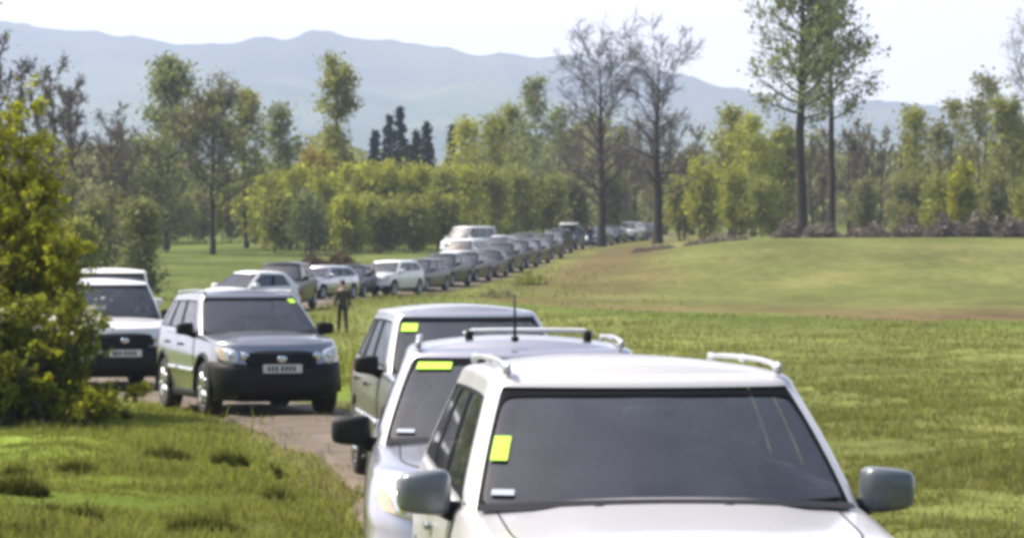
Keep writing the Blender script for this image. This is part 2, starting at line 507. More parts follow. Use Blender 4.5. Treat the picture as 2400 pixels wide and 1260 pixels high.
def build_road():
    pts = PATH
    d = np.gradient(pts, axis=0)
    d /= np.linalg.norm(d, axis=1)[:, None]
    nrm = np.stack([d[:, 1], -d[:, 0]], 1)
    cols = np.linspace(-1, 1, 15)
    V = []
    for i in range(len(pts)):
        hw = 1.0 + 0.12 * math.sin(i * 0.7) + 0.1 * math.sin(i * 2.3)
        for c in cols:
            x, y = pts[i] + nrm[i] * c * hw
            V.append((x, y, 0))
    V = np.array(V)
    V[:, 2] = H(V[:, 0], V[:, 1]) + 0.022
    nr, nc = len(pts), len(cols)
    cc = np.tile(np.abs(cols), nr)
    V[:, 2] += 0.03 - 0.022 * np.exp(-((cc - .55) / .2) ** 2)
    V[:, 2] -= 0.12 * (cc > 0.97)
    idx = np.arange(nr * nc).reshape(nr, nc)
    F = np.stack([idx[:-1, :-1], idx[:-1, 1:], idx[1:, 1:], idx[1:, :-1]], -1).reshape(-1, 4)
    m, n, l, b = new_mat('track_dirt')
    tc = n.new('ShaderNodeTexCoord')
    n1 = n.new('ShaderNodeTexNoise'); n1.inputs['Scale'].default_value = 1.7; n1.inputs['Detail'].default_value = 12; n1.inputs['Roughness'].default_value = .7
    l.new(tc.outputs['Object'], n1.inputs['Vector'])
    rp = n.new('ShaderNodeValToRGB')
    rp.color_ramp.elements[0].position = .34; rp.color_ramp.elements[0].color = (0.066, 0.050, 0.034, 1)
    rp.color_ramp.elements[1].position = .7; rp.color_ramp.elements[1].color = (0.178, 0.134, 0.095, 1)
    l.new(n1.outputs['Fac'], rp.inputs['Fac']); l.new(rp.outputs['Color'], b.inputs['Base Color'])
    b.inputs['Roughness'].default_value = 0.95
    bp = n.new('ShaderNodeBump'); bp.inputs['Strength'].default_value = .35; bp.inputs['Distance'].default_value = .03
    l.new(n1.outputs['Fac'], bp.inputs['Height']); l.new(bp.outputs['Normal'], b.inputs['Normal'])
    tag(make_np('dirt_road', V, F, m, None, True), kind='structure')


build_road()


# far hills: two ridges standing kilometres away
def ridge(name, prof, Y0, Y1, zbase, col1, col2, seed):
    xs = np.linspace(-0.30, 0.30, 260)
    nt = 40
    pxs = np.array([p[0] for p in prof], float); pys = np.array([p[1] for p in prof], float)
    V = []
    for i, t in enumerate(np.linspace(0, 1.3, nt)):
        Y = Y0 + (Y1 - Y0) * t
        X = xs * Y1
        py = np.interp(xs * FPX + 1200, pxs, pys)
        top = CAM_H - (py - HORIZON) / FPX * Y1
        s = math.sin(min(t, 1) * math.pi / 2) ** 1.25 if t <= 1 else math.cos((t - 1) * math.pi * 0.9)
        env = (1 - abs(t - 1)) if t <= 1 else 1 - (t - 1)
        z = zbase + (top - zbase) * s + 7 * (lumps(X, 0 * X, seed + 5, 0.016) + .5 * lumps(X, 0 * X, seed + 6, .04)) * s + 3 * lumps(X, Y + 0 * X, seed, 0.012) * s + 26 * lumps(X, Y + 0 * X, seed + 1, 0.0035) * (4 * max(t, 0) * max(1 - t, 0) if t < 1 else 0)
        z = z + 1.6 * np.random.default_rng(seed + i).normal(size=len(X)) * s
        V.append(np.stack([X, np.full_like(X, Y), z], 1))
    V = np.concatenate(V)
    nc = len(xs)
    idx = np.arange(nt * nc).reshape(nt, nc)
    F = np.stack([idx[:-1, :-1], idx[:-1, 1:], idx[1:, 1:], idx[1:, :-1]], -1).reshape(-1, 4)
    m, n, l, b = new_mat(name + '_forest')
    tc = n.new('ShaderNodeTexCoord')
    n1 = n.new('ShaderNodeTexNoise'); n1.inputs['Scale'].default_value = 0.0035; n1.inputs['Detail'].default_value = 12; n1.inputs['Roughness'].default_value = .62
    l.new(tc.outputs['Object'], n1.inputs['Vector'])
    rp = n.new('ShaderNodeValToRGB')
    rp.color_ramp.elements[0].position = .38; rp.color_ramp.elements[0].color = (*col1, 1)
    rp.color_ramp.elements[1].position = .62; rp.color_ramp.elements[1].color = (*col2, 1)
    l.new(n1.outputs['Fac'], rp.inputs['Fac']); l.new(rp.outputs['Color'], b.inputs['Base Color'])
    b.inputs['Roughness'].default_value = 1; b.inputs['Specular IOR Level'].default_value = 0
    tag(make_np(name, V, F, m, None, True), kind='structure')


ridge('hills', [(-1200, 60), (-300, 52), (0, 66), (100, 72), (200, 84), (340, 104), (430, 114), (600, 124), (690, 126), (720, 118), (755, 106), (800, 109), (850, 120),
                (900, 133), (950, 131), (990, 126), (1080, 138), (1200, 142), (1300, 150), (1420, 156), (1500, 165), (1620, 204), (1700, 226), (1780, 250),
                (1900, 262), (2000, 272), (2150, 284), (2400, 300), (3600, 330)],
      4200, 6200, 20, (0.025, 0.045, 0.02), (0.10, 0.13, 0.05), 100)
ridge('near_hills', [(-1200, 270), (0, 262), (300, 250), (500, 232), (700, 222), (850, 215), (1000, 222), (1150, 215), (1300, 250), (1500, 280), (1700, 310), (2000, 330), (2400, 330), (3600, 350)],
      3300, 5200, 16, (0.03, 0.06, 0.022), (0.12, 0.16, 0.06), 200)

# the air: pale haze between the camera and the hills
def build_haze():
    x, y0, y1, z0, z1 = 2400, -60, 7000, -4, 470
    vs = [(-x, y0, z0), (x, y0, z0), (x, y1, z0), (-x, y1, z0), (-x, y0, z1), (x, y0, z1), (x, y1, z1), (-x, y1, z1)]
    fs = [(0, 3, 2, 1), (4, 5, 6, 7), (0, 1, 5, 4), (1, 2, 6, 5), (2, 3, 7, 6), (3, 0, 4, 7)]
    m = bpy.data.materials.new('haze_air'); m.use_nodes = True
    n, l = m.node_tree.nodes, m.node_tree.links
    n.remove(n['Principled BSDF'])
    pv = n.new('ShaderNodeVolumePrincipled')
    pv.inputs['Color'].default_value = (0.58, 0.65, 0.86, 1)
    pv.inputs['Density'].default_value = 0.00024
    pv.inputs['Anisotropy'].default_value = 0.3
    l.new(pv.outputs[0], n['Material Output'].inputs['Volume'])
    m.cycles.homogeneous_volume = True if hasattr(m.cycles, 'homogeneous_volume') else None
    tag(make('haze', vs, fs, m, None, False), kind='stuff')


HAZE = True
if HAZE:
    build_haze()

# ------------------------------------------------------------------ cars
def grid_faces(nr, nc, closed=False):
    f = []
    for r in range(nr - 1):
        for c in range(nc if closed else nc - 1):
            c2 = (c + 1) % nc
            f.append((r * nc + c, r * nc + c2, (r + 1) * nc + c2, (r + 1) * nc + c))
    return f


def tube(path, rad, sides=8, caps=True):
    """swept round section along path; returns verts, faces"""
    path = [Vector(p) for p in path]
    if not hasattr(rad, '__len__'):
        rad = [rad] * len(path)
    V, F = [], []
    ref = None
    for i, p in enumerate(path):
        t = (path[min(i + 1, len(path) - 1)] - path[max(i - 1, 0)]).normalized()
        if ref is None:
            ref = Vector((0, 0, 1)) if abs(t.z) < 0.9 else Vector((1, 0, 0))
        a = t.cross(ref).normalized()
        bb = a.cross(t).normalized()
        ref = bb
        for k in range(sides):
            w = 2 * math.pi * k / sides
            V.append(p + (a * math.cos(w) + bb * math.sin(w)) * rad[i])
    F = grid_faces(len(path), sides, True)
    if caps:
        F.append(tuple(range(sides - 1, -1, -1)))
        o = (len(path) - 1) * sides
        F.append(tuple(o + k for k in range(sides)))
    return V, F


def join(parts):
    V, F = [], []
    for v, f in parts:
        o = len(V)
        V += [Vector(q) for q in v]
        F += [tuple(o + i for i in q) for q in f]
    return V, F


def sellip(c, s, e=0.35, nu=14, nv=10, fn=None):
    """rounded box (superellipsoid) centred c, full size s"""
    def pw(x, p): return math.copysign(abs(x) ** p, x)
    V, F = [], []
    for j in range(nv + 1):
        ph = -math.pi / 2 + math.pi * j / nv
        for i in range(nu):
            th = 2 * math.pi * (i + 0.5) / nu
            p = Vector((pw(math.cos(ph), e) * pw(math.cos(th), e) * s[0] / 2,
                        pw(math.cos(ph), e) * pw(math.sin(th), e) * s[1] / 2,
                        pw(math.sin(ph), e) * s[2] / 2))
            if fn: p = fn(p)
            V.append(p + Vector(c))
    return V, grid_faces(nv + 1, nu, True)


def box(c, s, bev=0.0):
    x, y, z = s[0] / 2, s[1] / 2, s[2] / 2
    V = [Vector((c[0] + a * x, c[1] + b * y, c[2] + d * z)) for d in (-1, 1) for a, b in ((-1, -1), (1, -1), (1, 1), (-1, 1))]
    return V, [(3, 2, 1, 0), (4, 5, 6, 7), (0, 1, 5, 4), (1, 2, 6, 5), (2, 3, 7, 6), (3, 0, 4, 7)]


def lathe_x(prof, n=28):
    """profile (x, r) turned about the x axis"""
    V = []
    for x, r in prof:
        for k in range(n):
            w = 2 * math.pi * k / n
            V.append(Vector((x, math.cos(w) * r, math.sin(w) * r)))
    return V, grid_faces(len(prof), n, True)


def interp(x, knots):
    for (a, va), (b, vb) in zip(knots, knots[1:]):
        if x <= b:
            if x <= a: return va
            t = (x - a) / (b - a)
            return va + (vb - va) * t
    return knots[-1][1]


class Ring:
    """closed outline in plan whose size, ends and corners vary with the height parameter v"""
    def __init__(s, yF, yR, w, rF, rR, bF, bR, z, Lh, taper):
        s.yF, s.yR, s.w, s.rF, s.rR, s.bF, s.bR, s.z, s.Lh, s.taper = yF, yR, w, rF, rR, bF, bR, z, Lh, taper

    def ends(s, v):
        w = s.w(v)
        rF, rR = s.rF(v), s.rR(v)
        qF = (w - rF) / w; qR = (w - rR) / w
        pF = s.yF(v) + s.bF(v) * qF * qF
        pR = s.yR(v) - s.bR(v) * qR * qR
        cF = pF + 2 * s.bF(v) * qF * rF / w * 0.8
        cR = pR - 2 * s.bR(v) * qR * rR / w * 0.8
        return w, rF, rR, pF, pR, cF, cR, cF + rF * 1.25, cR - rR * 1.25

    def pt(s, t, v):
        sg = -1 if t < 0 else 1
        a = abs(t)
        w, rF, rR, pF, pR, cF, cR, sF, sR = s.ends(v)
        if a <= 1:
            x = a * (w - rF); y = s.yF(v) + s.bF(v) * (x / w) ** 2
        elif a <= 2:
            q = a - 1
            x = (1 - q) ** 2 * (w - rF) + 2 * q * (1 - q) * w + q * q * w
            y = (1 - q) ** 2 * pF + 2 * q * (1 - q) * cF + q * q * sF
        elif a <= 3:
            x = w; y = sF + (sR - sF) * (a - 2)
        elif a <= 4:
            q = a - 3
            x = (1 - q) ** 2 * w + 2 * q * (1 - q) * w + q * q * (w - rR)
            y = (1 - q) ** 2 * sR + 2 * q * (1 - q) * cR + q * q * pR
        else:
            x = (5 - a) * (w - rR); y = s.yR(v) - s.bR(v) * (x / w) ** 2
        x *= 1 - s.taper * (y / s.Lh) ** 2
        return Vector((sg * x, y, s.z(y, v)))

    def nrm(s, t, v):
        e = 0.004
        du = s.pt(t + e, v) - s.pt(t - e, v) if abs(abs(t) - 0) > 1e-9 or True else None
        v0, v1 = max(0, v - 0.01), min(1, v + 0.01)
        dv = s.pt(t, v1) - s.pt(t, v0)
        n = du.cross(dv)
        if n.length < 1e-12:
            return Vector((0, -1, 0))
        n.normalize()
        return n

    def at(s, t, v, off=0.0):
        p = s.pt(t, v)
        return p + s.nrm(t, v) * off if off else p


def quadpatch(ring, c00, c10, c11, c01, off, nu=8, nv=4, rnd=0.0, thick=0.0):
    """panel on the ring surface between four (t, v) corners; rnd rounds the outline; thick adds a rim going back in"""
    def tv(a, b):
        if rnd:
            m = max(abs(a), abs(b))
            if m > 1e-9:
                p = 2 / (1 - rnd) if rnd < 1 else 2
                d = (abs(a / m) ** p + abs(b / m) ** p) ** (1 / p)
                a, b = a / d, b / d
        u, w = (a + 1) / 2, (b + 1) / 2
        t = (1 - u) * (1 - w) * c00[0] + u * (1 - w) * c10[0] + u * w * c11[0] + (1 - u) * w * c01[0]
        v = (1 - u) * (1 - w) * c00[1] + u * (1 - w) * c10[1] + u * w * c11[1] + (1 - u) * w * c01[1]
        return t, v
    V = []
    for j in range(nv + 1):
        for i in range(nu + 1):
            V.append(ring.at(*tv(-1 + 2 * i / nu, -1 + 2 * j / nv), off))
    F = grid_faces(nv + 1, nu + 1)
    if thick:
        per = [(i, 0) for i in range(nu)] + [(nu, j) for j in range(nv)] + [(i, nv) for i in range(nu, 0, -1)] + [(0, j) for j in range(nv, 0, -1)]
        o = len(V)
        for i, j in per:
            V.append(ring.at(*tv(-1 + 2 * i / nu, -1 + 2 * j / nv), off - thick))
        k = len(per)
        for q in range(k):
            a, b = per[q], per[(q + 1) % k]
            F.append((b[1] * (nu + 1) + b[0], a[1] * (nu + 1) + a[0], o + q, o + (q + 1) % k))
    return V, F


def framepatch(ring, c00, c10, c11, c01, off, bu, bv, n=56, p=7.0, grow=0.0):
    """border between a four-cornered outline and a rounded opening inside it"""
    V = []
    for k in range(n):
        ph = 2 * math.pi * (k + 0.5) / n
        c, s = math.cos(ph), math.sin(ph)
        # spread samples towards the corners
        c, s = math.copysign(abs(c) ** 0.55, c), math.copysign(abs(s) ** 0.55, s)
        m = max(abs(c), abs(s)); o = (c / m * (1 + grow), s / m * (1 + grow))
        d = (abs(c) ** p + abs(s) ** p) ** (1 / p)
        bb = bv if not hasattr(bv, '__len__') else (bv[0] if s < 0 else bv[1])
        i = (c / d * (1 - bu), s / d * (1 - bb))
        for q in (0.0, 0.5, 1.0):
            a, b = o[0] + (i[0] - o[0]) * q, o[1] + (i[1] - o[1]) * q
            u, w = (a + 1) / 2, (b + 1) / 2
            t = (1 - u) * (1 - w) * c00[0] + u * (1 - w) * c10[0] + u * w * c11[0] + (1 - u) * w * c01[0]
            v = (1 - u) * (1 - w) * c00[1] + u * (1 - w) * c10[1] + u * w * c11[1] + (1 - u) * w * c01[1]
            V.append(ring.at(t, v, off))
    F = []
    for k in range(n):
        k2 = (k + 1) % n
        for q in range(2):
            F.append((k * 3 + q, k2 * 3 + q, k2 * 3 + q + 1, k * 3 + q + 1))
    return V, F


KIND = {
    # L length, W half width, H height; hood/cowl/belt heights; ywb/ywt windscreen base/top from the front, yrb/yrt rear glass from the rear
    'suv': dict(L=4.6, W=.92, H=1.68, zb=.27, zhf=.93, zhood=1.0, zcowl=1.07, zbelt=1.13, ywb=1.18, ywt=1.93, yrt=.42, yrb=.10, wb=.855, wt=.675, wr=.36, wx=(.90, .86)),
    'tall': dict(L=4.5, W=.91, H=1.80, zb=.32, zhf=1.0, zhood=1.06, zcowl=1.14, zbelt=1.18, ywb=1.22, ywt=1.80, yrt=.25, yrb=.08, wb=.86, wt=.71, wr=.38, wx=(.85, .85)),
    'hatch': dict(L=4.1, W=.86, H=1.46, zb=.20, zhf=.74, zhood=.83, zcowl=.95, zbelt=.99, ywb=1.0, ywt=1.85, yrt=.55, yrb=.12, wb=.80, wt=.60, wr=.31, wx=(.80, .72)),
    'sedan': dict(L=4.6, W=.88, H=1.45, zb=.20, zhf=.73, zhood=.82, zcowl=.95, zbelt=.99, ywb=1.15, ywt=1.95, yrt=1.35, yrb=.62, wb=.81, wt=.59, wr=.31, wx=(.85, .90)),
    'wagon': dict(L=4.6, W=.88, H=1.50, zb=.20, zhf=.74, zhood=.83, zcowl=.96, zbelt=1.0, ywb=1.12, ywt=1.92, yrt=.50, yrb=.12, wb=.81, wt=.61, wr=.32, wx=(.85, .90)),
    'van': dict(L=4.9, W=.95, H=2.05, zb=.26, zhf=.98, zhood=1.06, zcowl=1.20, zbelt=1.22, ywb=.88, ywt=1.55, yrt=.12, yrb=.05, wb=.89, wt=.78, wr=.34, wx=(.85, .90)),
}


def build_car(kind, body, lod=0, name='parked_car', **o):
    k = dict(KIND[kind]); k.update({q: o[q] for q in o if q in k})
    L, W, HH = k['L'], k['W'], k['H']
    f0, r0 = -L / 2, L / 2
    hi = lod >= 2
    root = empty(name)
    bm = M[body]
    trim = M[o.get('bumper', 'black_plastic')]
    mmat = M[o.get('mirror', body)]
    zt_kn = [(f0, k['zhf']), (f0 + .12, k['zhf'] + .035), (f0 + .35, k['zhood']), (f0 + k['ywb'], k['zcowl']), (f0 + k['ywb'] + .6, k['zbelt'] - .02), (r0 - .1, k['zbelt'] + .04)]
    if k['yrb'] > .4:
        zt_kn = zt_kn[:-1] + [(r0 - k['yrb'], k['zbelt'] + .03), (r0 - .05, k['zbelt'] + .0)]
    ztop = lambda y: interp(y, zt_kn)
    wk = [(0, .925), (.1, .955), (.25, .975), (.45, 1.0), (.6, .996), (.68, 1.0), (.8, .99), (.92, .975), (1, .955)]
    fk = [(0, .12), (.08, .05), (.22, .0), (.42, .005), (.5, .03), (.7, .05), (.88, .085), (1, .12)]
    rk = [(0, .08), (.1, .02), (.3, .0), (.45, .015), (.55, .05), (.8, .06), (1, .09)]
    rs = .055                                     # shoulder rounding
    body_r = Ring(lambda v: f0 + interp(v, fk), lambda v: r0 - interp(v, rk), lambda v: W * interp(v, wk),
                  lambda v: .30, lambda v: .22, lambda v: .16, lambda v: .09,
                  lambda y, v: k['zb'] + (ztop(y) - rs - k['zb']) * v, L / 2, .045)
    # columns and rows
    ns = 70 if hi else (40 if lod == 1 else 26)
    nf, nc = (8, 8) if lod else (4, 4)
    half = [i / nf for i in range(nf)] + [1 + i / nc for i in range(nc)] + [2 + i / ns for i in range(ns)] + [3 + i / nc for i in range(nc)] + [4 + i / nf for i in range(nf + 1)]
    ts = half + [-q for q in half[-2:0:-1]]
    rows = 16 if lod else 9
    V = []
    for j in range(rows + 1):
        for t in ts:
            V.append(body_r.pt(t, j / rows))
    nsr = 4 if lod else 2
    for j in range(1, nsr + 1):
        th = j / nsr * math.pi / 2
        ins, up = rs * 1.2 * (1 - math.cos(th)), rs * math.sin(th)
        rr = Ring(lambda v: body_r.yF(1) + ins, lambda v: body_r.yR(1) - ins, lambda v: body_r.w(1) - ins, body_r.rF, body_r.rR, body_r.bF, body_r.bR,
                  lambda y, v: ztop(y) - rs + up, L / 2, .045)
        for t in ts:
            V.append(rr.pt(t, 1.0))
    top_r = rr
    ncol = len(ts)
    F = grid_faces(rows + 1 + nsr, ncol, True)
    # wheel arches
    wr = k['wr']
    wxs = (f0 + k['wx'][0], r0 - k['wx'][1])
    ar = wr + .075
    keep = []
    inside = [False] * len(V)
    for i, p in enumerate(V):
        for wy in wxs:
            if abs(p.x) > W * .6 and (p.y - wy) ** 2 + (p.z - wr) ** 2 < ar * ar:
                inside[i] = True
    for f in F:
        if not all(inside[q] for q in f):
            keep.append(f)
    for i, p in enumerate(V):
        if inside[i]:
            wy = min(wxs, key=lambda w: abs(p.y - w))
            d = Vector((0, p.y - wy, p.z - wr)); d = d.normalized() * ar if d.length > 1e-6 else Vector((0, 0, ar))
            V[i] = Vector((p.x, wy + d.y, wr + d.z))
    make('body', V, keep, bm, root)
    # bonnet (and boot lid): crowned sheet between the shoulders
    def lid(name_, tlist, crown, m):
        V, n = [], (14 if hi else 8)
        for t in tlist:
            p = top_r.pt(t, 1.0)
            for c in range(n + 1):
                q = -1 + 2 * c / n
                x = p.x * q
                z = p.z + crown * (1 - q * q) * min(1, (p.x / (W * .8)) ** 2)
                if hi and name_ == 'bonnet':
                    z += .012 * smoothstep(.50, .58, 1 - abs(abs(x) / W - 0) if False else 1.08 - abs(x) / W) * min(1, (p.x / (W * .8)) ** 2)
                V.append(Vector((x, p.y, z)))
        return make(name_, V, grid_faces(len(tlist), n + 1), m, root)
    ycow = f0 + k['ywb'] + .22
    tl = [q for q in half if q <= 3 and top_r.pt(q, 1).y <= ycow]
    tl[0] = 1e-4
    bonnet = lid('bonnet', tl, .045, bm)
    if k['yrb'] > .4:
        tl = [q for q in half if q >= 2 and top_r.pt(q, 1).y >= r0 - k['yrb'] - .2]
        tl[-1] = 5 - 1e-4
        lid('boot_lid', tl, .03, bm)
    if lod:
        # shut lines of the bonnet
        vv = []
        for sgn in (-1, 1):
            pth = []
            for q in tl if False else [q for q in half if 1.2 <= q <= 3 and top_r.pt(q, 1).y <= f0 + k['ywb'] + .05]:
                p = top_r.pt(q, 1.0)
                fx = .885
                pth.append(Vector((sgn * p.x * fx, p.y, p.z + .045 * (1 - fx * fx) - .001)))
            vv.append(tube(pth, .0055, 5))
        v_, f_ = join(vv); make('shut_line', v_, f_, M['black_plastic'], bonnet)

    # ---- greenhouse
    ghb = k['zcowl'] - .05
    rz = .05
    def gz(y, v):
        zb = ztop(y) - .035
        u = (y - (f0 + k['ywt'])) / (r0 - k['yrt'] - f0 - k['ywt'])
        zr = HH - .042 - rz - .018 * max(0, 1 - max(u, 0) * 3.0) ** 2 - .05 * max(0, u - .35) ** 1.5
        return zb + (zr - zb) * v
    bow = .12
    yFg = lambda v: f0 + k['ywb'] + (k['ywt'] - k['ywb']) * (v + .10 * v * (1 - v) * -1)
    yRg = lambda v: r0 - k['yrb'] - (k['yrt'] - k['yrb']) * (v ** 1.15)
    wg = lambda v: k['wb'] + (k['wt'] - k['wb']) * (v - .16 * v * (1 - v))
    gh = Ring(yFg, yRg, wg, lambda v: .10 + .0 * v, lambda v: .14, lambda v: bow * (1 - .3 * v), lambda v: .08, gz, L / 2, .03)
    # window layout along the side (fractions of the side run)
    van = kind == 'van'
    bars = o.get('bars', [0.03, .40, .435, .73, .765, .97] if kind in ('suv', 'tall', 'wagon') else ([.03, .36, .40, .66, .70, .95] if van else [.03, .47, .51, .88]))
    tb = 1.30                                     # windscreen reaches round into the corner
    v0, v1 = .06, .975
    wins = [(-tb, tb, v0, v1, 'windscreen')]
    for a, b_ in zip(bars[0::2], bars[1::2]):
        for sgn in (-1, 1):
            wins.append((sgn * (2 + a), sgn * (2 + b_), .10, .90, 'side_window'))
    wins.append((3.75, 5.0, .16, .86, 'rear_window'))
    gcols = sorted(set([0, 1, 2, 3, 4, 5, tb, 3.75] + [2 + a for a in bars] + [i / (6 if hi else 3) for i in range(7 if hi else 4)] + [1 + i / 5 for i in range(6)] + [2 + i / (24 if hi else 10) for i in range(25 if hi else 11)] + [3 + i / 4 for i in range(5)] + [4 + i / 3 for i in range(4)]))
    gts = gcols + [-q for q in gcols[-2:0:-1]]
    gvs = sorted(set([0, .06, .10, .16, .86, .90, .93, 1.0] + [i / 8 for i in range(9)]))
    V = [gh.pt(t, v) for v in gvs for t in gts]
    n = len(gts)
    F = []
    def inwin(t, v):
        for a, b_, x, y, nm in wins:
            lo, hi_ = min(a, b_), max(a, b_)
            if nm == 'rear_window':
                if abs(t) > a and x < v < y: return True
            elif lo < t < hi_ and x < v < y: return True
        return False
    for j in range(len(gvs) - 1):
        for i in range(n):
            i2 = (i + 1) % n
            ta, tb_ = gts[i], gts[i2]
            if i == n - 1: tb_ = -0.0001
            tm = (ta + tb_) / 2
            if abs(ta) == 5 and tb_ < 0: tm = -(5 + abs(tb_)) / 2
            if inwin(tm, (gvs[j] + gvs[j + 1]) / 2): continue
            F.append((j * n + i, j * n + i2, (j + 1) * n + i2, (j + 1) * n + i))
    # roof edge and roof
    base_row = len(gvs) - 1
    off0 = len(V)
    nr_ = 5 if lod else 3
    lastring = None
    for j in range(1, nr_ + 1):
        th = j / nr_ * math.pi / 2
        ins, up = .085 * (1 - math.cos(th)), rz * math.sin(th)
        lastring = Ring(lambda v: yFg(1) + ins * 1.3 + .02 * j / nr_, lambda v: yRg(1) - ins, lambda v: wg(1) - ins, gh.rF, gh.rR, gh.bF, gh.bR,
                        lambda y, v: gz(y, 1) + up, L / 2, .03)
        for t in gts:
            V.append(lastring.pt(t, 1.0))
    for j in range(nr_):
        a0 = (base_row + j) * n; a1 = a0 + n
        for i in range(n):
            i2 = (i + 1) % n
            F.append((a0 + i, a0 + i2, a1 + i2, a1 + i))
    make('pillars', V, F, bm, root)
    # roof skin
    roof_crown = .047
    tl = list(gcols); tl[0] = 1e-4; tl[-1] = 5 - 1e-4
    V = []
    nx = 14 if hi else 8
    for t in tl:
        p = lastring.pt(t, 1.0)
        for c in range(nx + 1):
            q = -1 + 2 * c / nx
            V.append(Vector((p.x * q, p.y, p.z + roof_crown * (1 - q * q) * min(1, (p.x / (wg(1) * .75)) ** 2))))
    roof = make('roof', V, grid_faces(len(tl), nx + 1), bm, root)
    def roof_z(x, y):
        w = wg(1) - .085
        return gz(y, 1) + rz + roof_crown * max(0, 1 - (x / w) ** 2)

    # ---- glass with black surrounds
    gm, tg = M['glass'], M['tinted_glass']
    corners = ((-tb, v0), (tb, v0), (tb, v1), (-tb, v1))
    nwx = 24 if hi else 10
    wsV, wsF = [], []
    for j in range(7):
        for i in range(nwx + 1):
            wsV.append(gh.at(-tb + 2 * tb * i / nwx, v0 + (v1 - v0) * j / 6, -.004))
    ws = make('windscreen', wsV, grid_faces(7, nwx + 1), gm, root)
    v_, f_ = framepatch(gh, *corners, .0025, .065, (.09, .10), 72 if hi else 40, 9)
    make('windscreen_surround', v_, f_, M['frit'], ws)
    for a, b_, x, y, nm in wins:
        if nm != 'side_window': continue
        cs = ((a, x), (b_, x), (b_, y), (a, y)) if a > 0 else ((b_, x), (a, x), (a, y), (b_, y))
        v_, f_ = quadpatch(gh, *cs, -.004, 6, 4)
        first = abs(abs(a) - 2 - bars[0]) < 1e-6
        w_ = make('side_window', v_, f_, gm if first else tg, root)
        v_, f_ = framepatch(gh, *cs, .003, .07, .08, 40, 9)
        make('window_seal', v_, f_, M['frit'], w_)
    v_, f_ = [], []
    rw = []
    for j in range(5):
        for i in range(9):
            u = -1 + 2 * i / 8
            t = (5 - 1.25 * abs(u)) * (1 if u <= 0 else -1)
            if abs(u) < 1e-9: t = 5
            rw.append(gh.pt(t, .16 + .70 * j / 4) + Vector((0, .0, 0)))
    make('rear_window', rw, grid_faces(5, 9), tg, root)
    # blacked-out B and C pillars between the side windows
    if lod:
        for a, b_ in zip(bars[1::2], bars[2::2]):
            for sgn in (-1, 1):
                cs = ((2 + a, .10), (2 + b_, .10), (2 + b_, .90), (2 + a, .90))
                if sgn < 0: cs = tuple((-q[0], q[1]) for q in (cs[1], cs[0], cs[3], cs[2]))
                v_, f_ = quadpatch(gh, *cs, .002, 2, 4)
                make('door_pillar', v_, f_, M['frit'], root)
    # cowl and wipers
    cb = yFg(.03)
    vs = []
    nq = 14
    for i in range(nq + 1):
        q = -1 + 2 * i / nq
        p = gh.pt(q * 1.2, .0)
        zz = ztop(p.y) + .045 * (1 - (p.x / W) ** 2) + .006
        vs += [Vector((p.x, p.y - .075, zz - .004)), Vector((p.x, p.y - .02, zz + .012)), Vector((p.x, p.y + .06, zz + .014))]
    make('cowl', vs, [(i * 3 + j, (i + 1) * 3 + j, (i + 1) * 3 + j + 1, i * 3 + j + 1) for i in range(nq) for j in range(2)], M['black_plastic'], root)
    if lod:
        for t0, t1, va, vb in ((-.52, .38, .085, .12), (.18, 1.02, .08, .12)):
            pth = [gh.at(t0 + (t1 - t0) * i / 8, va + (vb - va) * i / 8, .018) for i in range(9)]
            piv = gh.at(t0 - .02, .02, .01)
            v_, f_ = join([tube(pth, .011, 6), tube([piv, pth[3]], .009, 6), sellip(piv, (.05, .05, .05), .7, 8, 6)])
            make('wiper', v_, f_, M['black_plastic'], ws)
    if hi:
        for q in (-.30, .24):
            yj = f0 + k['ywb'] - .06
            make('washer_jet', *sellip((q, yj, ztop(yj) + .045 * (1 - (q / W) ** 2) + .006), (.045, .03, .022), .7, 10, 6), M['black_plastic'], bonnet)
    # ---- interior
    inn = M['interior']
    dash = [(f0 + k['ywb'] - .02, k['zcowl'] - .05), (f0 + k['ywb'] + .25, k['zcowl'] + .012), (f0 + k['ywb'] + .55, k['zcowl'] + .03), (f0 + k['ywb'] + .66, k['zcowl'] - .05), (f0 + k['ywb'] + .68, k['zcowl'] - .4)]
    vs, fs = [], []
    for i in range(11):
        x = (-1 + 2 * i / 10) * (k['wb'] - .05)
        for y, z in dash:
            vs.append(Vector((x, y + .12 * (x / W) ** 2, z + (.035 if x > .15 else 0) * (1 if z > k['zcowl'] else 0))))
    fs = [(i * 5 + j, (i + 1) * 5 + j, (i + 1) * 5 + j + 1, i * 5 + j + 1) for i in range(10) for j in range(4)]
    make('dashboard', vs, fs, inn, root)
    v_, f_ = box((0, (f0 + k['ywb'] + .5 + r0 - .25) / 2, .62), (2 * W - .24, L - k['ywb'] - .85, .1))
    v2, f2 = join([(v_, f_), box((-(W - .11), (f0 + k['ywb'] + r0) / 2, k['zbelt'] - .24), (.05, L - k['ywb'] - .5, .44)),
                   box(((W - .11), (f0 + k['ywb'] + r0) / 2, k['zbelt'] - .24), (.05, L - k['ywb'] - .5, .44)), box((0, r0 - .27, k['zbelt'] - .26), (2 * W - .3, .05, .5))])
    make('cabin_trim', v2, f2, inn, root, False)
    sy = f0 + k['ywb'] + 1.42
    for sx in (-.37, .37):
        v_, f_ = join([sellip((sx, sy - .25, .72), (.5, .55, .2), .4, 12, 8), sellip((sx, sy + .05, 1.0), (.5, .16, .62), .4, 12, 8),
                       sellip((sx, sy + .08, min(HH - .30, 1.38)), (.27, .11, .2), .5, 12, 8)])
        make('seat', v_, f_, M['seat_cloth'], root)
    v_, f_ = join([sellip((0, sy + .92, .95), (1.25, .16, .62), .3, 14, 8)] + [sellip((q, sy + .95, min(HH - .33, 1.30)), (.25, .1, .16), .5, 10, 6) for q in (-.4, .4)])
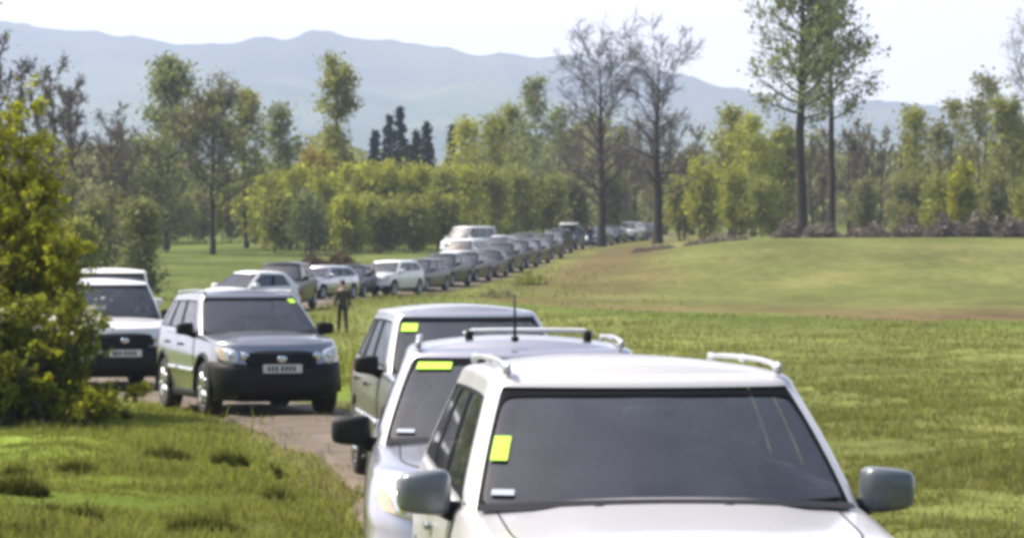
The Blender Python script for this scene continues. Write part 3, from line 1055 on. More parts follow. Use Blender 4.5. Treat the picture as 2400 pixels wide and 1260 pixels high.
    make('rear_seat', v_, f_, M['seat_cloth'], root)
    if lod:
        pts = [Vector((.37 + .185 * math.cos(w), 0, .185 * math.sin(w))) for w in [2 * math.pi * i / 20 for i in range(21)]]
        rot = Matrix.Rotation(R(-25), 3, 'X')
        ce = Vector((0, f0 + k['ywb'] + .80, k['zcowl'] - .06))
        v_, f_ = tube([rot @ p + ce for p in pts], .016, 7, False)
        v2, f2 = join([(v_, f_), tube([rot @ Vector((.2, 0, 0)) + ce, rot @ Vector((.54, 0, 0)) + ce], .02, 6), sellip(rot @ Vector((.37, 0, 0)) + ce, (.15, .06, .13), .6, 10, 6)])
        make('steering_wheel', v2, f2, inn, root)
        yy = yFg(.86)
        v_, f_ = join([sellip((0, yy + .10, gz(yy, .86) - .045), (.22, .035, .065), .5, 12, 8), tube([(0, yy + .1, gz(yy, .86) - .03), (0, yy + .03, gz(yy, .86) + .01)], .012, 6)])
        make('rear_view_mirror', v_, f_, inn, root)
    # ---- door mirrors
    ym = f0 + k['ywb'] + .42
    for sgn in (-1, 1):
        mz = k['zcowl'] + .075
        def shp(p, sgn=sgn):
            q = p.copy()
            q.y -= .03 * (1 - (p.x / .13) ** 2)
            q.z *= 1 - .14 * (p.x * sgn / .13)
            return q
        ms = o.get('mirror_size', (.23, .15, .165))
        v_, f_ = sellip((sgn * (W + .075), ym, mz), ms, .42, 18, 12, shp)
        mr = make('door_mirror', v_, f_, mmat, root)
        v_, f_ = tube([(sgn * (W - .06), ym - .03, mz - .085), (sgn * (W + .0), ym - .01, mz - .07), (sgn * (W + .06), ym, mz - .05)], [.05, .035, .035], 8)
        make('mirror_arm', v_, f_, M['black_plastic'], mr)
    # ---- nose
    bf = lambda c00, c10, c11, c01, off, mat, nm, par=root, nu=8, nv=4, rnd=.0, th=.0: make(nm, *quadpatch(body_r, c00, c10, c11, c01, off, nu, nv, rnd, th), mat, par)
    gv0, gv1, gw = o.get('grille', (.66, .93, .62))
    gr = bf((-gw * .92, gv0), (gw * .92, gv0), (gw, gv1), (-gw, gv1), .008, M['grille_black'], 'grille', nu=12, rnd=.25, th=.012)
    if lod:
        bars_ = []
        for q in (.2, .4, .6, .8):
            v = gv0 + (gv1 - gv0) * q
            bars_.append(tube([body_r.at(-gw * .88 + 2 * gw * .88 * i / 12, v, .012) for i in range(13)], .011, 5))
        make('grille_bar', *join(bars_), M[o.get('grille_bar', 'black_plastic')], gr)
        make('badge', *sellip(body_r.at(0, (gv0 + gv1) / 2, .02), (.14, .02, .09), .8, 14, 6), M['chrome'], gr)
    for sgn in (-1, 1):
        cs = ((gw + .08, gv0 + .02), (1.45, gv0 + .10), (1.75, gv1 + .03), (gw + .06, gv1 + .01))
        if sgn < 0: cs = tuple((-q[0], q[1]) for q in (cs[1], cs[0], cs[3], cs[2]))
        hl = bf(*cs, .010, M['lamp_glass'], 'headlight', rnd=.2, th=.014)
        if lod:
            cs = ((1.25, gv0 + .10), (1.45, gv0 + .12), (1.66, gv1 + .0), (1.40, gv1 - .0))
            if sgn < 0: cs = tuple((-q[0], q[1]) for q in (cs[1], cs[0], cs[3], cs[2]))
            bf(*cs, .014, M['indicator'], 'indicator', hl, 4, 3)
            for cq in (.85, 1.12):
                make('reflector', *sellip(body_r.at(sgn * cq, (gv0 + gv1) / 2 + .04, .004), (.13, .03, .12), .9, 14, 8), M['chrome'], hl)
    # lower bumper in unpainted plastic
    bh = o.get('bumper_top', .36)
    bf((-1.9, .0), (1.9, .0), (1.9, bh), (-1.9, bh), .010, trim, 'bumper', nu=22, nv=5, th=.015)
    bf((-.75, .10), (.75, .10), (.82, .30), (-.82, .30), .016, M['grille_black'], 'air_intake', nu=10, rnd=.3)
    if lod and o.get('fog', True):
        for sgn in (-1, 1):
            make('fog_lamp', *sellip(body_r.at(sgn * 1.05, .24, .014), (.15, .05, .10), .9, 14, 8), M['lamp_glass'], root)
    # number plate
    pv = o.get('plate_v', .52)
    pp = body_r.at(0, pv, .03)
    pl = make('number_plate', *box(pp, (.52, .016, .112)), M['plate_white'], root, False)
    if lod:
        ink = [box(pp + Vector((-.19 + .054 * i + (.02 if i > 2 else 0), -.010, 0)), (.034, .004, .066)) for i in range(7)]
        make('plate_mark', *join(ink), M['plate_ink'], pl, False)
    # ---- wheels
    for wy in wxs:
        for sgn in (-1, 1):
            tw = .225
            prof = [(-tw / 2 + .02, wr * .62), (-tw / 2, wr * .72), (-tw / 2, wr * .9), (-tw / 2 + .03, wr * .985), (-.04, wr), (.04, wr), (tw / 2 - .03, wr * .985), (tw / 2, wr * .9), (tw / 2, wr * .72), (tw / 2 - .02, wr * .62)]
            v_, f_ = lathe_x(prof, 30 if lod else 18)
            c = Vector((sgn * (W - .125), wy, wr))
            ty = make('wheel', [p + c for p in v_], f_, M['rubber'], root)
            rp = [(sgn * (tw / 2 - .005), wr * .64), (sgn * (tw / 2 - .02), wr * .60), (sgn * (tw / 2 - .075), wr * .56), (sgn * (tw / 2 - .085), .02)]
            parts = [lathe_x(rp, 24 if lod else 14)]
            parts2 = []
            for q in range(5):
                w = 2 * math.pi * q / 5
                a = Vector((sgn * (tw / 2 - .018), math.cos(w) * .04, math.sin(w) * .04)); b_ = Vector((sgn * (tw / 2 - .02), math.cos(w) * wr * .6, math.sin(w) * wr * .6))
                parts2.append(tube([a, b_], [.045, .032], 6))
            parts2.append(sellip((sgn * (tw / 2 - .02), 0, 0), (.05, .13, .13), .9, 10, 6))
            v_, f_ = join(parts)
            rim = make('rim', [p + c for p in v_], f_, M['alloy'] if lod == 0 else M['alloy'], ty)
            v_, f_ = join(parts2)
            make('spokes', [p + c for p in v_], f_, M['alloy'], rim)
    # wheel wells, floor
    parts = []
    for wy in wxs:
        for sgn in (-1, 1):
            vs = []
            for x in (W - .045, W - .36):
                for i in range(15):
                    w = -.25 + (math.pi + .5) * i / 14
                    vs.append(Vector((sgn * x, wy + math.cos(w) * (ar + .004), wr + math.sin(w) * (ar + .004))))
            vs.append(Vector((sgn * (W - .36), wy, wr)))
            fs = [(i, i + 1, 15 + i + 1, 15 + i) for i in range(14)] + [(15 + i, 15 + i + 1, 30) for i in range(14)]
            make('wheel_well', vs, fs, M['interior'], root)
    make('underbody', *join([box((0, 0, k['zb'] + .06), (2 * W - .72, L - .4, .16)), box((0, 0, k['zb'] + .08), (2 * W - .16, wxs[1] - wxs[0] - 2 * ar - .06, .14))]), M['interior'], root, False)
    # ---- doors on the flanks, sills, door furniture
    if lod:
        w_, rF_, rR_, pF_, pR_, cF_, cR_, sF_, sR_ = body_r.ends(.5)
        ft = lambda y: 2 + (y - sF_) / (sR_ - sF_)
        yA = wxs[0] + ar + .10
        yB = f0 + k['ywb'] + .42 + (L - k['ywb'] - 1.0) * .40
        yC = wxs[1] - .06
        for sgn in (-1, 1):
            for (ya, yb, low) in ((yA, yB, .14), (yB + .012, yC, .14)):
                cut = 0.0 if yb < wxs[1] - ar else .0
                ca, cb_ = (ft(ya), low), (ft(yb - (ar * .82 if yb > wxs[1] - ar - .02 else 0)), low)
                cc, cd = (ft(yb), .985), (ft(ya), .985)
                cs = (ca, cb_, cc, cd)
                cs2 = ((ft(ya) - .006, low - .01), (cb_[0] + .006, low - .01), (ft(yb) + .006, .995), (ft(ya) - .006, .995))
                if sgn < 0:
                    cs = tuple((-q[0], q[1]) for q in (cs[1], cs[0], cs[3], cs[2])); cs2 = tuple((-q[0], q[1]) for q in (cs2[1], cs2[0], cs2[3], cs2[2]))
                dr = bf(*cs, .006, bm, 'door', nu=10, nv=14)
                bf(*cs2, .0022, M['grille_black'], 'door_gap', dr, nu=10, nv=14)
                hy = yb - .20
                hp = body_r.at(sgn * ft(hy), .84, .028)
                make('door_handle', *sellip(hp, (.03, .19, .035), .5, 10, 6), mmat if o.get('mirror') else bm, dr)
                if o.get('moulding'):
                    cm = ((ft(ya) + .005, .40), (ft(yb) - .005 - (ar * .42 / (sR_ - sF_) if yb > wxs[1] - ar - .02 else 0), .40), (ft(yb) - .005 - (ar * .36 / (sR_ - sF_) if yb > wxs[1] - ar - .02 else 0), .49), (ft(ya) + .005, .49))
                    if sgn < 0: cm = tuple((-q[0], q[1]) for q in (cm[1], cm[0], cm[3], cm[2]))
                    bf(*cm, .018, M[o['moulding']], 'door_moulding', dr, nu=8, nv=2, th=.015)
            ya, yb = wxs[0] + ar + .02, wxs[1] - ar - .02
            cs = ((ft(ya), .0), (ft(yb), .0), (ft(yb), .12), (ft(ya), .12))
            if sgn < 0: cs = tuple((-q[0], q[1]) for q in (cs[1], cs[0], cs[3], cs[2]))
            bf(*cs, .012, trim, 'sill', nu=8, nv=3, th=.014)
        # arch flares
        if o.get('flare'):
            for wy in wxs:
                for sgn in (-1, 1):
                    pth = [Vector((sgn * (W * (1 - .045 * ((wy + math.cos(w) * ar) / (L / 2)) ** 2) - .005), wy + math.cos(w) * (ar + .02), wr + math.sin(w) * (ar + .02))) for w in [-.1 + (math.pi + .2) * i / 18 for i in range(19)]]
                    make('arch_flare', *tube(pth, .032, 7), trim, root)
    # ---- rear: lamps and bumper
    for sgn in (-1, 1):
        cs = ((3.15, .62), (4.15, .62), (4.1, .96), (3.15, .96))
        if sgn < 0: cs = tuple((-q[0], q[1]) for q in (cs[1], cs[0], cs[3], cs[2]))
        bf(*cs, .008, M['tail_red'], 'tail_light', nu=6, th=.01)
    # ---- roof rails, bars, aerial
    if o.get('rails'):
        for sgn in (-1, 1):
            x = wg(1) - .075
            ya, yb = f0 + k['ywt'] + .12, r0 - k['yrt'] - .12
            pth, rr_ = [], []
            for i in range(17):
                u = i / 16
                y = ya + (yb - ya) * u
                lift = .020 * min(1, math.sin(math.pi * min(max(u, .001), .999)) * 4) + .005
                xx = x * (1 - .03 * (y / (L / 2)) ** 2)
                pth.append(Vector((sgn * xx, y, gz(y, 1) + rz + .010 + lift)))
                rr_.append(.0125 + (.007 if i in (0, 16) else 0))
            feet = []
            for u in (.02, .5, .98):
                y = ya + (yb - ya) * u
                xx = x * (1 - .03 * (y / (L / 2)) ** 2)
                feet.append(sellip((sgn * xx, y, gz(y, 1) + rz + .03), (.035, .15, .042), .8, 12, 8))
            make('roof_rail', *join([tube(pth, rr_, 8)] + feet), M[o['rails']], roof)
    for yy, xc, x in o.get('crossbars', []):
        y = f0 + k['ywt'] + yy
        zt = roof_z(xc, y) + .040
        za, zb = roof_z(xc - x, y), roof_z(xc + x, y)
        pth = [Vector((xc - x, y, zt - .02)), Vector((xc - x + .06, y, zt)), Vector((xc - x * .4, y, zt + .003)), Vector((xc + x * .4, y, zt + .003)), Vector((xc + x - .06, y, zt)), Vector((xc + x, y, zt - .02))]
        cb_ = make('roof_crossbar', *tube(pth, .015, 10), M['bar_white'], roof)
        for sgn, zz in ((-1, za), (1, zb)):
            make('bar_foot', *sellip((xc + sgn * (x - .035), y, (zz + zt) / 2 - .01), (.05, .08, zt - zz + .03), .5, 12, 8), M['black_plastic'], cb_)
    if o.get('aerial'):
        ax, ay, al = o['aerial']
        y = f0 + k['ywt'] + ay
        z = roof_z(ax, y)
        make('aerial', *join([tube([(ax, y, z - .01), (ax, y + .02, z + al * .5), (ax, y + .05, z + al)], [.010, .0085, .006], 6), sellip((ax, y, z + .01), (.05, .07, .035), .7, 10, 6)]), M['black_plastic'], roof)
    root['_gh'] = 1
    del root['_gh']
    return root, gh, k


M['bar_white'] = plain('bar_white', (.72, .72, .72), .35)
M['tail_red'] = plain('tail_red', (0.35, 0.02, 0.02), 0.15, coat=1.0)


def place(root, x, y, yaw, label, group=None, cat='car', dz=0.0, L=4.5):
    th = R(yaw)
    d = (math.sin(th), -math.cos(th))
    zf, zr = hz(x + d[0] * 1.35, y + d[1] * 1.35), hz(x - d[0] * 1.35, y - d[1] * 1.35)
    pitch = math.atan((zf - zr) / 2.7)
    root.location = (x, y, (zf + zr) / 2 + .022 + dz)
    root.rotation_euler = (-pitch, 0, th)
    tag(root, label, cat, group)
    return root


def on_screen(root, gh, t0, t1, v0, v1, mat, name, label, cat, off=.007, group=None):
    """a sheet stuck on a windscreen, standing where the car stands"""
    c = gh.at((t0 + t1) / 2, (v0 + v1) / 2, off)
    V = []
    for dz_ in (0, .0012):
        for j in range(4):
            for i in range(4):
                V.append(gh.at(t0 + (t1 - t0) * i / 3, v0 + (v1 - v0) * j / 3, off + dz_) - c)
    F = [tuple(q + 16 for q in f) for f in grid_faces(4, 4)] + [tuple(reversed(f)) for f in grid_faces(4, 4)]
    per = [0, 1, 2, 3, 7, 11, 15, 14, 13, 12, 8, 4]
    for a, b in zip(per, per[1:] + per[:1]):
        F.append((a, b, b + 16, a + 16))
    o = make(name, V, F, mat, None, False)
    m = Matrix.LocRotScale(root.location, root.rotation_euler, None)
    o.location = m @ c
    o.rotation_euler = root.rotation_euler
    tag(o, label, cat, group)
    return o


QUEUE = 'cars queuing along the dirt track'
# nearest: white estate with silver rails
c1, g1, k1 = build_car('suv', 'white_paint', 2, rails='rail_silver', mirror='shaded_mirror', bumper='black_plastic', mirror_size=(.23, .16, .185))
place(c1, .555, 15.25, 5.0, 'white SUV with silver roof rails nearest the camera, cut off at its bonnet', QUEUE)
on_screen(c1, g1, -1.16, -.94, .42, .60, M['pass_green'], 'paper_pass', 'square yellow-green pass on the windscreen of the nearest white SUV', 'paper pass', group='yellow-green passes on windscreens')
on_screen(c1, g1, -1.0, -.87, .175, .215, M['paper_white'], 'windscreen_sticker', 'small white sticker low on the windscreen of the nearest white SUV', 'sticker')

# second: pearl silver with a crossbar and an aerial
c2, g2, k2 = build_car('suv', 'pearl_paint', 2, rails='rail_silver', crossbars=[(.45, .06, .39)], aerial=(-.03, .10, .27), mirror='black_plastic', W=.91, H=1.66)
place(c2, .04, 20.4, 1.5, 'pearl silver SUV with white roof bar and thin black aerial behind the nearest car', QUEUE)
on_screen(c2, g2, -1.05, -.68, .86, .94, M['pass_green'], 'paper_pass', 'oblong yellow-green pass high on the windscreen of the pearl silver SUV', 'paper pass', group='yellow-green passes on windscreens')
on_screen(c2, g2, -1.0, -.86, .18, .215, M['paper_white'], 'windscreen_sticker', 'small white sticker low on the windscreen of the pearl silver SUV', 'sticker')

# third: silver with a crossbar
c3, g3, k3 = build_car('suv', 'silver_paint', 2, mirror='black_plastic', moulding='silver_paint', bumper='black_plastic', L=4.4)
place(c3, -.45, 32.2, 8.5, 'silver SUV with a bare roof, half hidden behind the pearl silver SUV', QUEUE)
on_screen(c3, g3, -1.12, -.80, .74, .88, M['pass_green'], 'paper_pass', 'yellow-green pass on the windscreen of the silver SUV third from the camera', 'paper pass', group='yellow-green passes on windscreens')

# fourth, on the bend: silver compact SUV with black grille and bumper
c4, g4, k4 = build_car('suv', 'smoke_paint', 2, rails='rail_silver', mirror='black_plastic', moulding='silver_paint', flare=True, bumper='black_plastic', bumper_top=.70, plate_v=.62, grille=(.64, .95, .92), fog=False, zb=.22, L=4.3, W=.905, H=1.67)  # black bumper reaches further up and down as painted shade of the front
place(c4, -3.66, 47.0, 17.5, 'dark-fronted silver compact SUV standing on the bend of the track', QUEUE)
on_screen(c4, g4, .90, 1.14, .84, .95, M['pass_green'], 'paper_pass', 'small yellow-green pass in the upper windscreen corner of the compact SUV on the bend', 'paper pass', group='yellow-green passes on windscreens')

# fifth: white off-roader beside the bush
c5, g5, k5 = build_car('tall', 'bright_white_paint', 1, mirror='black_plastic', bumper='black_plastic', bumper_top=.66, grille=(.63, .95, .90), fog=False, zb=.26)
place(c5, -6.75, 56.3, 16.0, 'white off-roader with black grille beside the bush', QUEUE)
c6, g6, k6 = build_car('van', 'cream_paint', 1, H=1.98)
place(c6, -8.5, 72.0, 6.0, 'cream white van showing only its roof and windscreen above the white one', QUEUE)

FAR = [
    # kind, paint, px, Y, yaw, label, options
    ('hatch', 'bright_white_paint', 580, 117, -36, 'white hatchback behind the roof of the compact SUV on the bend', dict(H=1.54)),
    ('suv', 'dark_paint', 664, 125, -8, 'dark blue-black SUV right behind the white hatchback', dict(H=1.74)),
    ('wagon', 'silver_paint', 752, 146, -24, 'silver grey estate car with bright bonnet behind the walker', dict(H=1.46)),
    ('hatch', 'dark_paint', 826, 152, -10, 'dark hatchback between the grey estate car and the pale silver car', {}),
    ('suv', 'bright_white_paint', 912, 155, -22, 'pale silver-white car facing left with black lower bumper, leading the far row', dict(H=1.62)),
    ('wagon', 'grey_paint', 985, 163, -18, 'grey estate car right behind the pale silver-white car', dict(H=1.56)),
    ('suv', 'green_paint', 1040, 170, -16, 'dark green off-roader following in the far row', dict(H=1.66)),
    ('wagon', 'dark_paint', 1096, 178, -14, 'black estate car with a shining headlight in the far row', dict(H=1.56)),
    ('tall', 'bright_white_paint', 1088, 197, -20, 'white off-roader raised behind the dark green one', {}),
    ('hatch', 'grey_paint', 1142, 186, -12, 'dark grey hatchback squeezed between black cars in the far row', dict(H=1.52)),
    ('suv', 'dark_paint', 1178, 194, -12, 'black SUV behind the dark grey hatchback in the far row', {}),
    ('suv', 'brown_paint', 1214, 204, -12, 'dark brown-grey SUV next up the slope of the far row', {}),
    ('van', 'bright_white_paint', 1098, 236, -34, 'white van parked highest above the white off-roader', {}),
    ('hatch', 'silver_paint', 1172, 222, -16, 'light grey hatchback with a bright roof in the far row', dict(H=1.6)),
    ('wagon', 'dark_paint', 1246, 214, -12, 'low black estate car halfway up the slope of the far row', {}),
    ('suv', 'grey_paint', 1228, 232, -12, 'grey SUV standing behind the brown-grey one', {}),
    ('suv', 'brown_paint', 1276, 228, -14, 'brown-grey SUV in the upper part of the far row', {}),
    ('tall', 'dark_paint', 1304, 243, -12, 'tall dark off-roader below the white-roofed blue one', dict(H=1.74)),
    ('tall', 'blue_paint', 1334, 260, -12, 'blue-grey van-like car with a white roof rack tent at the top of the row', dict(H=1.80)),
    ('wagon', 'blue_paint', 1404, 280, -14, 'blue estate car under the left bare tree', {}),
    ('hatch', 'green_paint', 1438, 290, -16, 'dark green hatchback near the foot of the two bare trees', {}),
    ('suv', 'bright_white_paint', 1476, 298, -18, 'white SUV between the two bare trees', {}),
    ('wagon', 'grey_paint', 1510, 306, -20, 'grey estate car last in the row by the right bare tree', {}),
]
for kd, pm, px, Y, yaw, lab, op in FAR:
    lod = 1 if Y < 165 else 0
    rr, gg, kk = build_car(kd, pm, lod, **op)
    place(rr, px2x(px, Y), Y, yaw, lab, QUEUE)
    if 'roof rack tent' in lab:
        v_, f_ = sellip((0, .2, 1.93), (1.25, 2.2, .2), .3, 16, 8)
        t = make('roof_tent', v_, f_, M['bright_white_paint'], rr)
        rr['label'] = 'blue-grey off-roader with a white roof box at the top of the row'
        t.name = 'roof_box'

# ------------------------------------------------------------------ trees and shrubs
def branch_tubes(segs, sides):
    """segs: arrays p0, p1, r0, r1 -> open tapered tubes"""
    p0 = np.array([s[0] for s in segs]); p1 = np.array([s[1] for s in segs])
    r0 = np.array([s[2] for s in segs]); r1 = np.array([s[3] for s in segs])
    d = p1 - p0
    ln = np.linalg.norm(d, axis=1, keepdims=True); d = d / np.maximum(ln, 1e-9)
    ref = np.where(np.abs(d[:, 2:3]) < .9, np.array([[0, 0, 1.]]), np.array([[1., 0, 0]]))
    a = np.cross(d, ref); a /= np.linalg.norm(a, axis=1, keepdims=True)
    b = np.cross(a, d)
    w = 2 * np.pi * np.arange(sides) / sides
    circ = a[:, None, :] * np.cos(w)[None, :, None] + b[:, None, :] * np.sin(w)[None, :, None]
    V0 = p0[:, None, :] + circ * r0[:, None, None]
    V1 = p1[:, None, :] + circ * r1[:, None, None]
    V = np.concatenate([V0, V1], 1).reshape(-1, 3)
    n = len(segs)
    base = np.arange(n)[:, None] * 2 * sides
    k = np.arange(sides)[None, :]; k2 = (k + 1) % sides
    F = np.stack([base + k, base + k2, base + sides + k2, base + sides + k], -1).reshape(-1, 4)
    return V, F


def leaves(P, size, r, droop=0.0, aspect=1.6, jitter=.35):
    n = len(P)
    d = r.normal(size=(n, 3)); d[:, 2] -= droop
    d /= np.linalg.norm(d, axis=1, keepdims=True)
    q = r.normal(size=(n, 3))
    s = np.cross(d, q); s /= np.linalg.norm(s, axis=1, keepdims=True)
    up = np.cross(s, d)
    sz = size * np.exp(r.normal(size=(n, 1)) * jitter)
    a = P - d * sz * .5 * aspect
    b = P + s * sz * .5 + up * sz * .12
    c = P + d * sz * .5 * aspect
    e = P - s * sz * .5 + up * sz * .12
    V = np.stack([a, b, c, e], 1).reshape(-1, 3)
    return V, np.arange(n * 4).reshape(n, 4)


def grow(r, h, rad, trunk_r, bole=.25, limbs=26, sub=6, twig=5, up=.7, shape='round', wob=.03, lean=(0, 0), stems=1, gaps=0.0, curve=.25):
    """skeleton: trunk(s), limbs, boughs, twigs. Returns segments by order and twig end points."""
    trunk, limb, twigs, tips = [], [], [], []
    for s in range(stems):
        sp = (r.uniform(-.25, .25, 2) * rad if stems > 1 else np.zeros(2))
        hh = h * (r.uniform(.75, 1.0) if s else 1.0)
        tr = trunk_r * (1 if stems == 1 else .7)
        nseg = 12
        pts = []
        off = np.zeros(2)
        for i in range(nseg + 1):
            u = i / nseg
            off = off + r.normal(size=2) * wob * hh / nseg * 2
            x = sp[0] * (1 + 1.2 * u) + off[0] + lean[0] * u * hh; y = sp[1] * (1 + 1.2 * u) + off[1] + lean[1] * u * hh
            pts.append(np.array([x, y, u * hh * .97 - (.15 if i == 0 else 0)]))
        rr = [tr * ((1 - u) ** .8 * .95 + .05) * (1.35 if u == 0 else 1) for u in np.linspace(0, 1, nseg + 1)]
        for i in range(nseg):
            trunk.append((pts[i], pts[i + 1], rr[i], rr[i + 1]))
        nl = int(limbs / stems)
        for k in range(nl):
            u = bole + (1 - bole) * ((k + r.uniform(0, 1)) / nl) ** .9
            u = min(u, .985)
            if gaps and r.uniform() < gaps: continue
            f = u * nseg; i = min(int(f), nseg - 1)
            p = pts[i] + (pts[i + 1] - pts[i]) * (f - i)
            cu = (u - bole) / (1 - bole)
            if shape == 'round': prof = math.sqrt(max(0.03, 1 - (2 * cu - .85) ** 2 * .8)) * (1 if cu < .9 else .6)
            elif shape == 'vase': prof = .55 + .6 * cu * (1 - .6 * cu)
            elif shape == 'column': prof = .75 + .25 * math.sin(cu * 9) if cu < .8 else .6
            elif shape == 'cone': prof = 1.0 - .93 * cu
            elif shape == 'dome': prof = 1.0 - .55 * cu ** 2
            else: prof = 1
            ln = rad * prof * r.uniform(.7, 1.15)
            az = k * 2.4 + r.uniform(-.6, .6)
            el = up * (.5 + .9 * cu) + r.uniform(-.15, .2)
            if shape == 'cone': el = up - .25 * (1 - cu)
            dr = np.array([math.cos(az) * math.cos(el), math.sin(az) * math.cos(el), math.sin(el)])
            q = p; m = 4
            lr = max(.012, rr[i] * .42) * (.6 + .4 * ln / rad)
            prev = q
            for j in range(m):
                dr = dr + np.array([0, 0, curve * (.25 if shape != 'cone' else -.05)]) + r.normal(size=3) * .13
                dr /= np.linalg.norm(dr)
                nx = prev + dr * ln / m
                limb.append((prev, nx, lr * (1 - j / m * .8), lr * (1 - (j + 1) / m * .8)))
                for _ in range(max(1, int(sub * (j + 1.5) / m / 1.4))):
                    t = r.uniform(0, 1); st = prev + (nx - prev) * t
                    d2 = dr + r.normal(size=3) * .75 + np.array([0, 0, .12 if shape != 'cone' else -.1]); d2 /= np.linalg.norm(d2)
                    l2 = ln * r.uniform(.18, .42)
                    mid = st + d2 * l2 * .5
                    d3 = d2 + r.normal(size=3) * .3 + np.array([0, 0, .15 if shape != 'cone' else -.1]); d3 /= np.linalg.norm(d3)
                    en = mid + d3 * l2 * .5
                    r2 = max(.008, lr * .28)
                    twigs.append((st, mid, r2, r2 * .7)); twigs.append((mid, en, r2 * .7, r2 * .3))
                    tips.append((st, en))
                    for __ in range(twig):
                        t2 = r.uniform(.2, 1); s2 = st + (en - st) * t2
                        d4 = d2 + r.normal(size=3) * .7; d4 /= np.linalg.norm(d4)
                        e2 = s2 + d4 * l2 * r.uniform(.25, .55)
                        twigs.append((s2, e2, r2 * .45, r2 * .2)); tips.append((s2, e2))
                prev = nx
    return trunk, limb, twigs, tips


def tree(name, label, cat, x, y, h, rad, seed, bark='bark_dark', leaf=None, nleaf=5000, lsize=.22, lk=.70, trunk_r=None, group=None, twig_min=.012, twig_mat=None,
         spread=.25, **kw):
    r = np.random.default_rng(seed)
    trunk_r = trunk_r or h * .016
    T, Lm, Tw, tips = grow(r, h, rad, trunk_r, **kw)
    root = empty(name, (x, y, hz(x, y)))
    V, F = branch_tubes(T, 9)
    tk = make_np('trunk', V, F, M[bark], root, True)
    lim = [(a, b, max(c, twig_min), max(d, twig_min * .8)) for a, b, c, d in Lm]
    V, F = branch_tubes(lim, 5)
    make_np('limbs', V, F, M[bark], root, True)
    tw = [(a, b, max(c, twig_min * .8), max(d, twig_min * .5)) for a, b, c, d in Tw]
    V, F = branch_tubes(tw, 3)
    make_np('twigs', V, F, M[twig_mat or bark], root)
    if leaf:
        nleaf = int(nleaf * (1.1 if cat == 'shrub' else .95)); spread *= 1.4
        a = np.array([t[0] for t in tips]); b = np.array([t[1] for t in tips])
        # boughs carry unequal foliage: dense clumps and thin ones
        wgt = np.exp(r.normal(size=len(tips)) * .55)
        k = r.choice(len(tips), nleaf, p=wgt / wgt.sum())
        P = a[k] + (b[k] - a[k]) * r.uniform(.2, 1.1, (nleaf, 1)) + r.normal(size=(nleaf, 3)) * spread
        P[:, 2] = np.maximum(P[:, 2], .05)
        V, F = leaves(P, lsize * lk, r)
        make_np('crown', V, F, M[leaf], root)
    tag(root, label, cat, group)
    return root


def tree_px(name, label, cat, px, Y, top, rpx, seed, **kw):
    x = px2x(px, Y)
    h = py2z(top, Y) - hz(x, Y)
    return tree(name, label, cat, x, Y, h, rpx * Y / FPX, seed, **kw)


WOOD = 'trees at the back of the field'
SHR = 'shrubs at the back of the field'
G = dict(group=WOOD)
S = dict(group=SHR)
BARE = dict(bark='bark_dark', twig_mat='twig_grey', twig_min=.030, sub=8, twig=6)
# --- left: bare dark trees behind the bush
tree_px('bare_tree', 'tall bare dark tree rising out of the top left corner behind the bush', 'tree', -70, 105, -120, 120, 1, bark='bark_dark', twig_mat='twig_dark', limbs=34, sub=8, twig=6, up=.75, shape='vase', bole=.18, twig_min=.014, leaf='leaf_olive', nleaf=700, lsize=.09, **G)
for i, (px, Y, tp, rp, lab) in enumerate([
        (30, 150, 110, 95, 'dark bare tree close behind the yellow-green bush'),
        (105, 165, 165, 80, 'purple-brown bare tree right of the yellow-green bush'),
        (175, 190, 215, 85, 'brown leafless tree between the bush and the big grey-green tree'),
        (245, 215, 285, 80, 'low brown leafless tree left of the big grey-green tree'),
        (290, 235, 300, 60, 'thin brown leafless tree against the big grey-green tree')]):
    tree_px('bare_tree', lab, 'tree', px, Y, tp, rp, 20 + i, bark='bark_dark', twig_mat='twig_dark' if i < 1 else 'twig_brown', limbs=42, sub=11, twig=8, up=.8, shape='vase', bole=.08, stems=3, twig_min=.02, leaf='leaf_olive' if i in (1, 3) else None, nleaf=1200, lsize=.12, **G)
for i, (px, Y, tp, rp, lf, lab) in enumerate([
        (150, 170, 430, 75, 'leaf_olive', 'olive shrub low beside the yellow-green bush'),
        (235, 185, 455, 60, 'leaf_olive', 'brownish olive shrub in front of the leafless trees'),
        (322, 150, 475, 52, 'leaf_olive', 'narrow olive shrub standing alone behind the white off-roader'),
        (185, 140, 535, 60, 'leaf_fresh', 'low bright green shrub above the cream off-roader roof')]):
    tree_px('shrub', lab, 'shrub', px, Y, tp, rp, 40 + i, bark='bark_grey', leaf=lf, nleaf=3800, lsize=.14, limbs=30, sub=5, twig=3, up=.9, shape='dome', bole=.04, stems=4, spread=.18, twig_min=.012, **S)
for i, (px, Y, tp, rp, lf, lab) in enumerate([
        (330, 290, 470, 55, 'leaf_olive', 'olive undergrowth shrub left behind the dark thin tree'),
        (400, 294, 455, 58, 'leaf_fresh', 'soft green shrub left of the bare straight trunk'),
        (455, 298, 475, 52, 'leaf_olive', 'olive shrub just left behind the bare straight trunk'),
        (535, 300, 465, 58, 'leaf_fresh', 'soft green shrub just right behind the bare straight trunk'),
        (590, 296, 450, 52, 'leaf_olive', 'olive shrub between the bare straight trunk and the lime hedge'),
        (270, 284, 440, 60, 'leaf_olive', 'olive shrub behind the narrow shrub standing alone')]):
    tree_px('shrub', lab, 'shrub', px, Y, tp, rp, 340 + i, bark='bark_grey', leaf=lf, nleaf=4200, lsize=.22, limbs=28, sub=5, twig=3, up=.95, shape='dome', bole=.02, stems=4, spread=.3, twig_min=.015, **S)
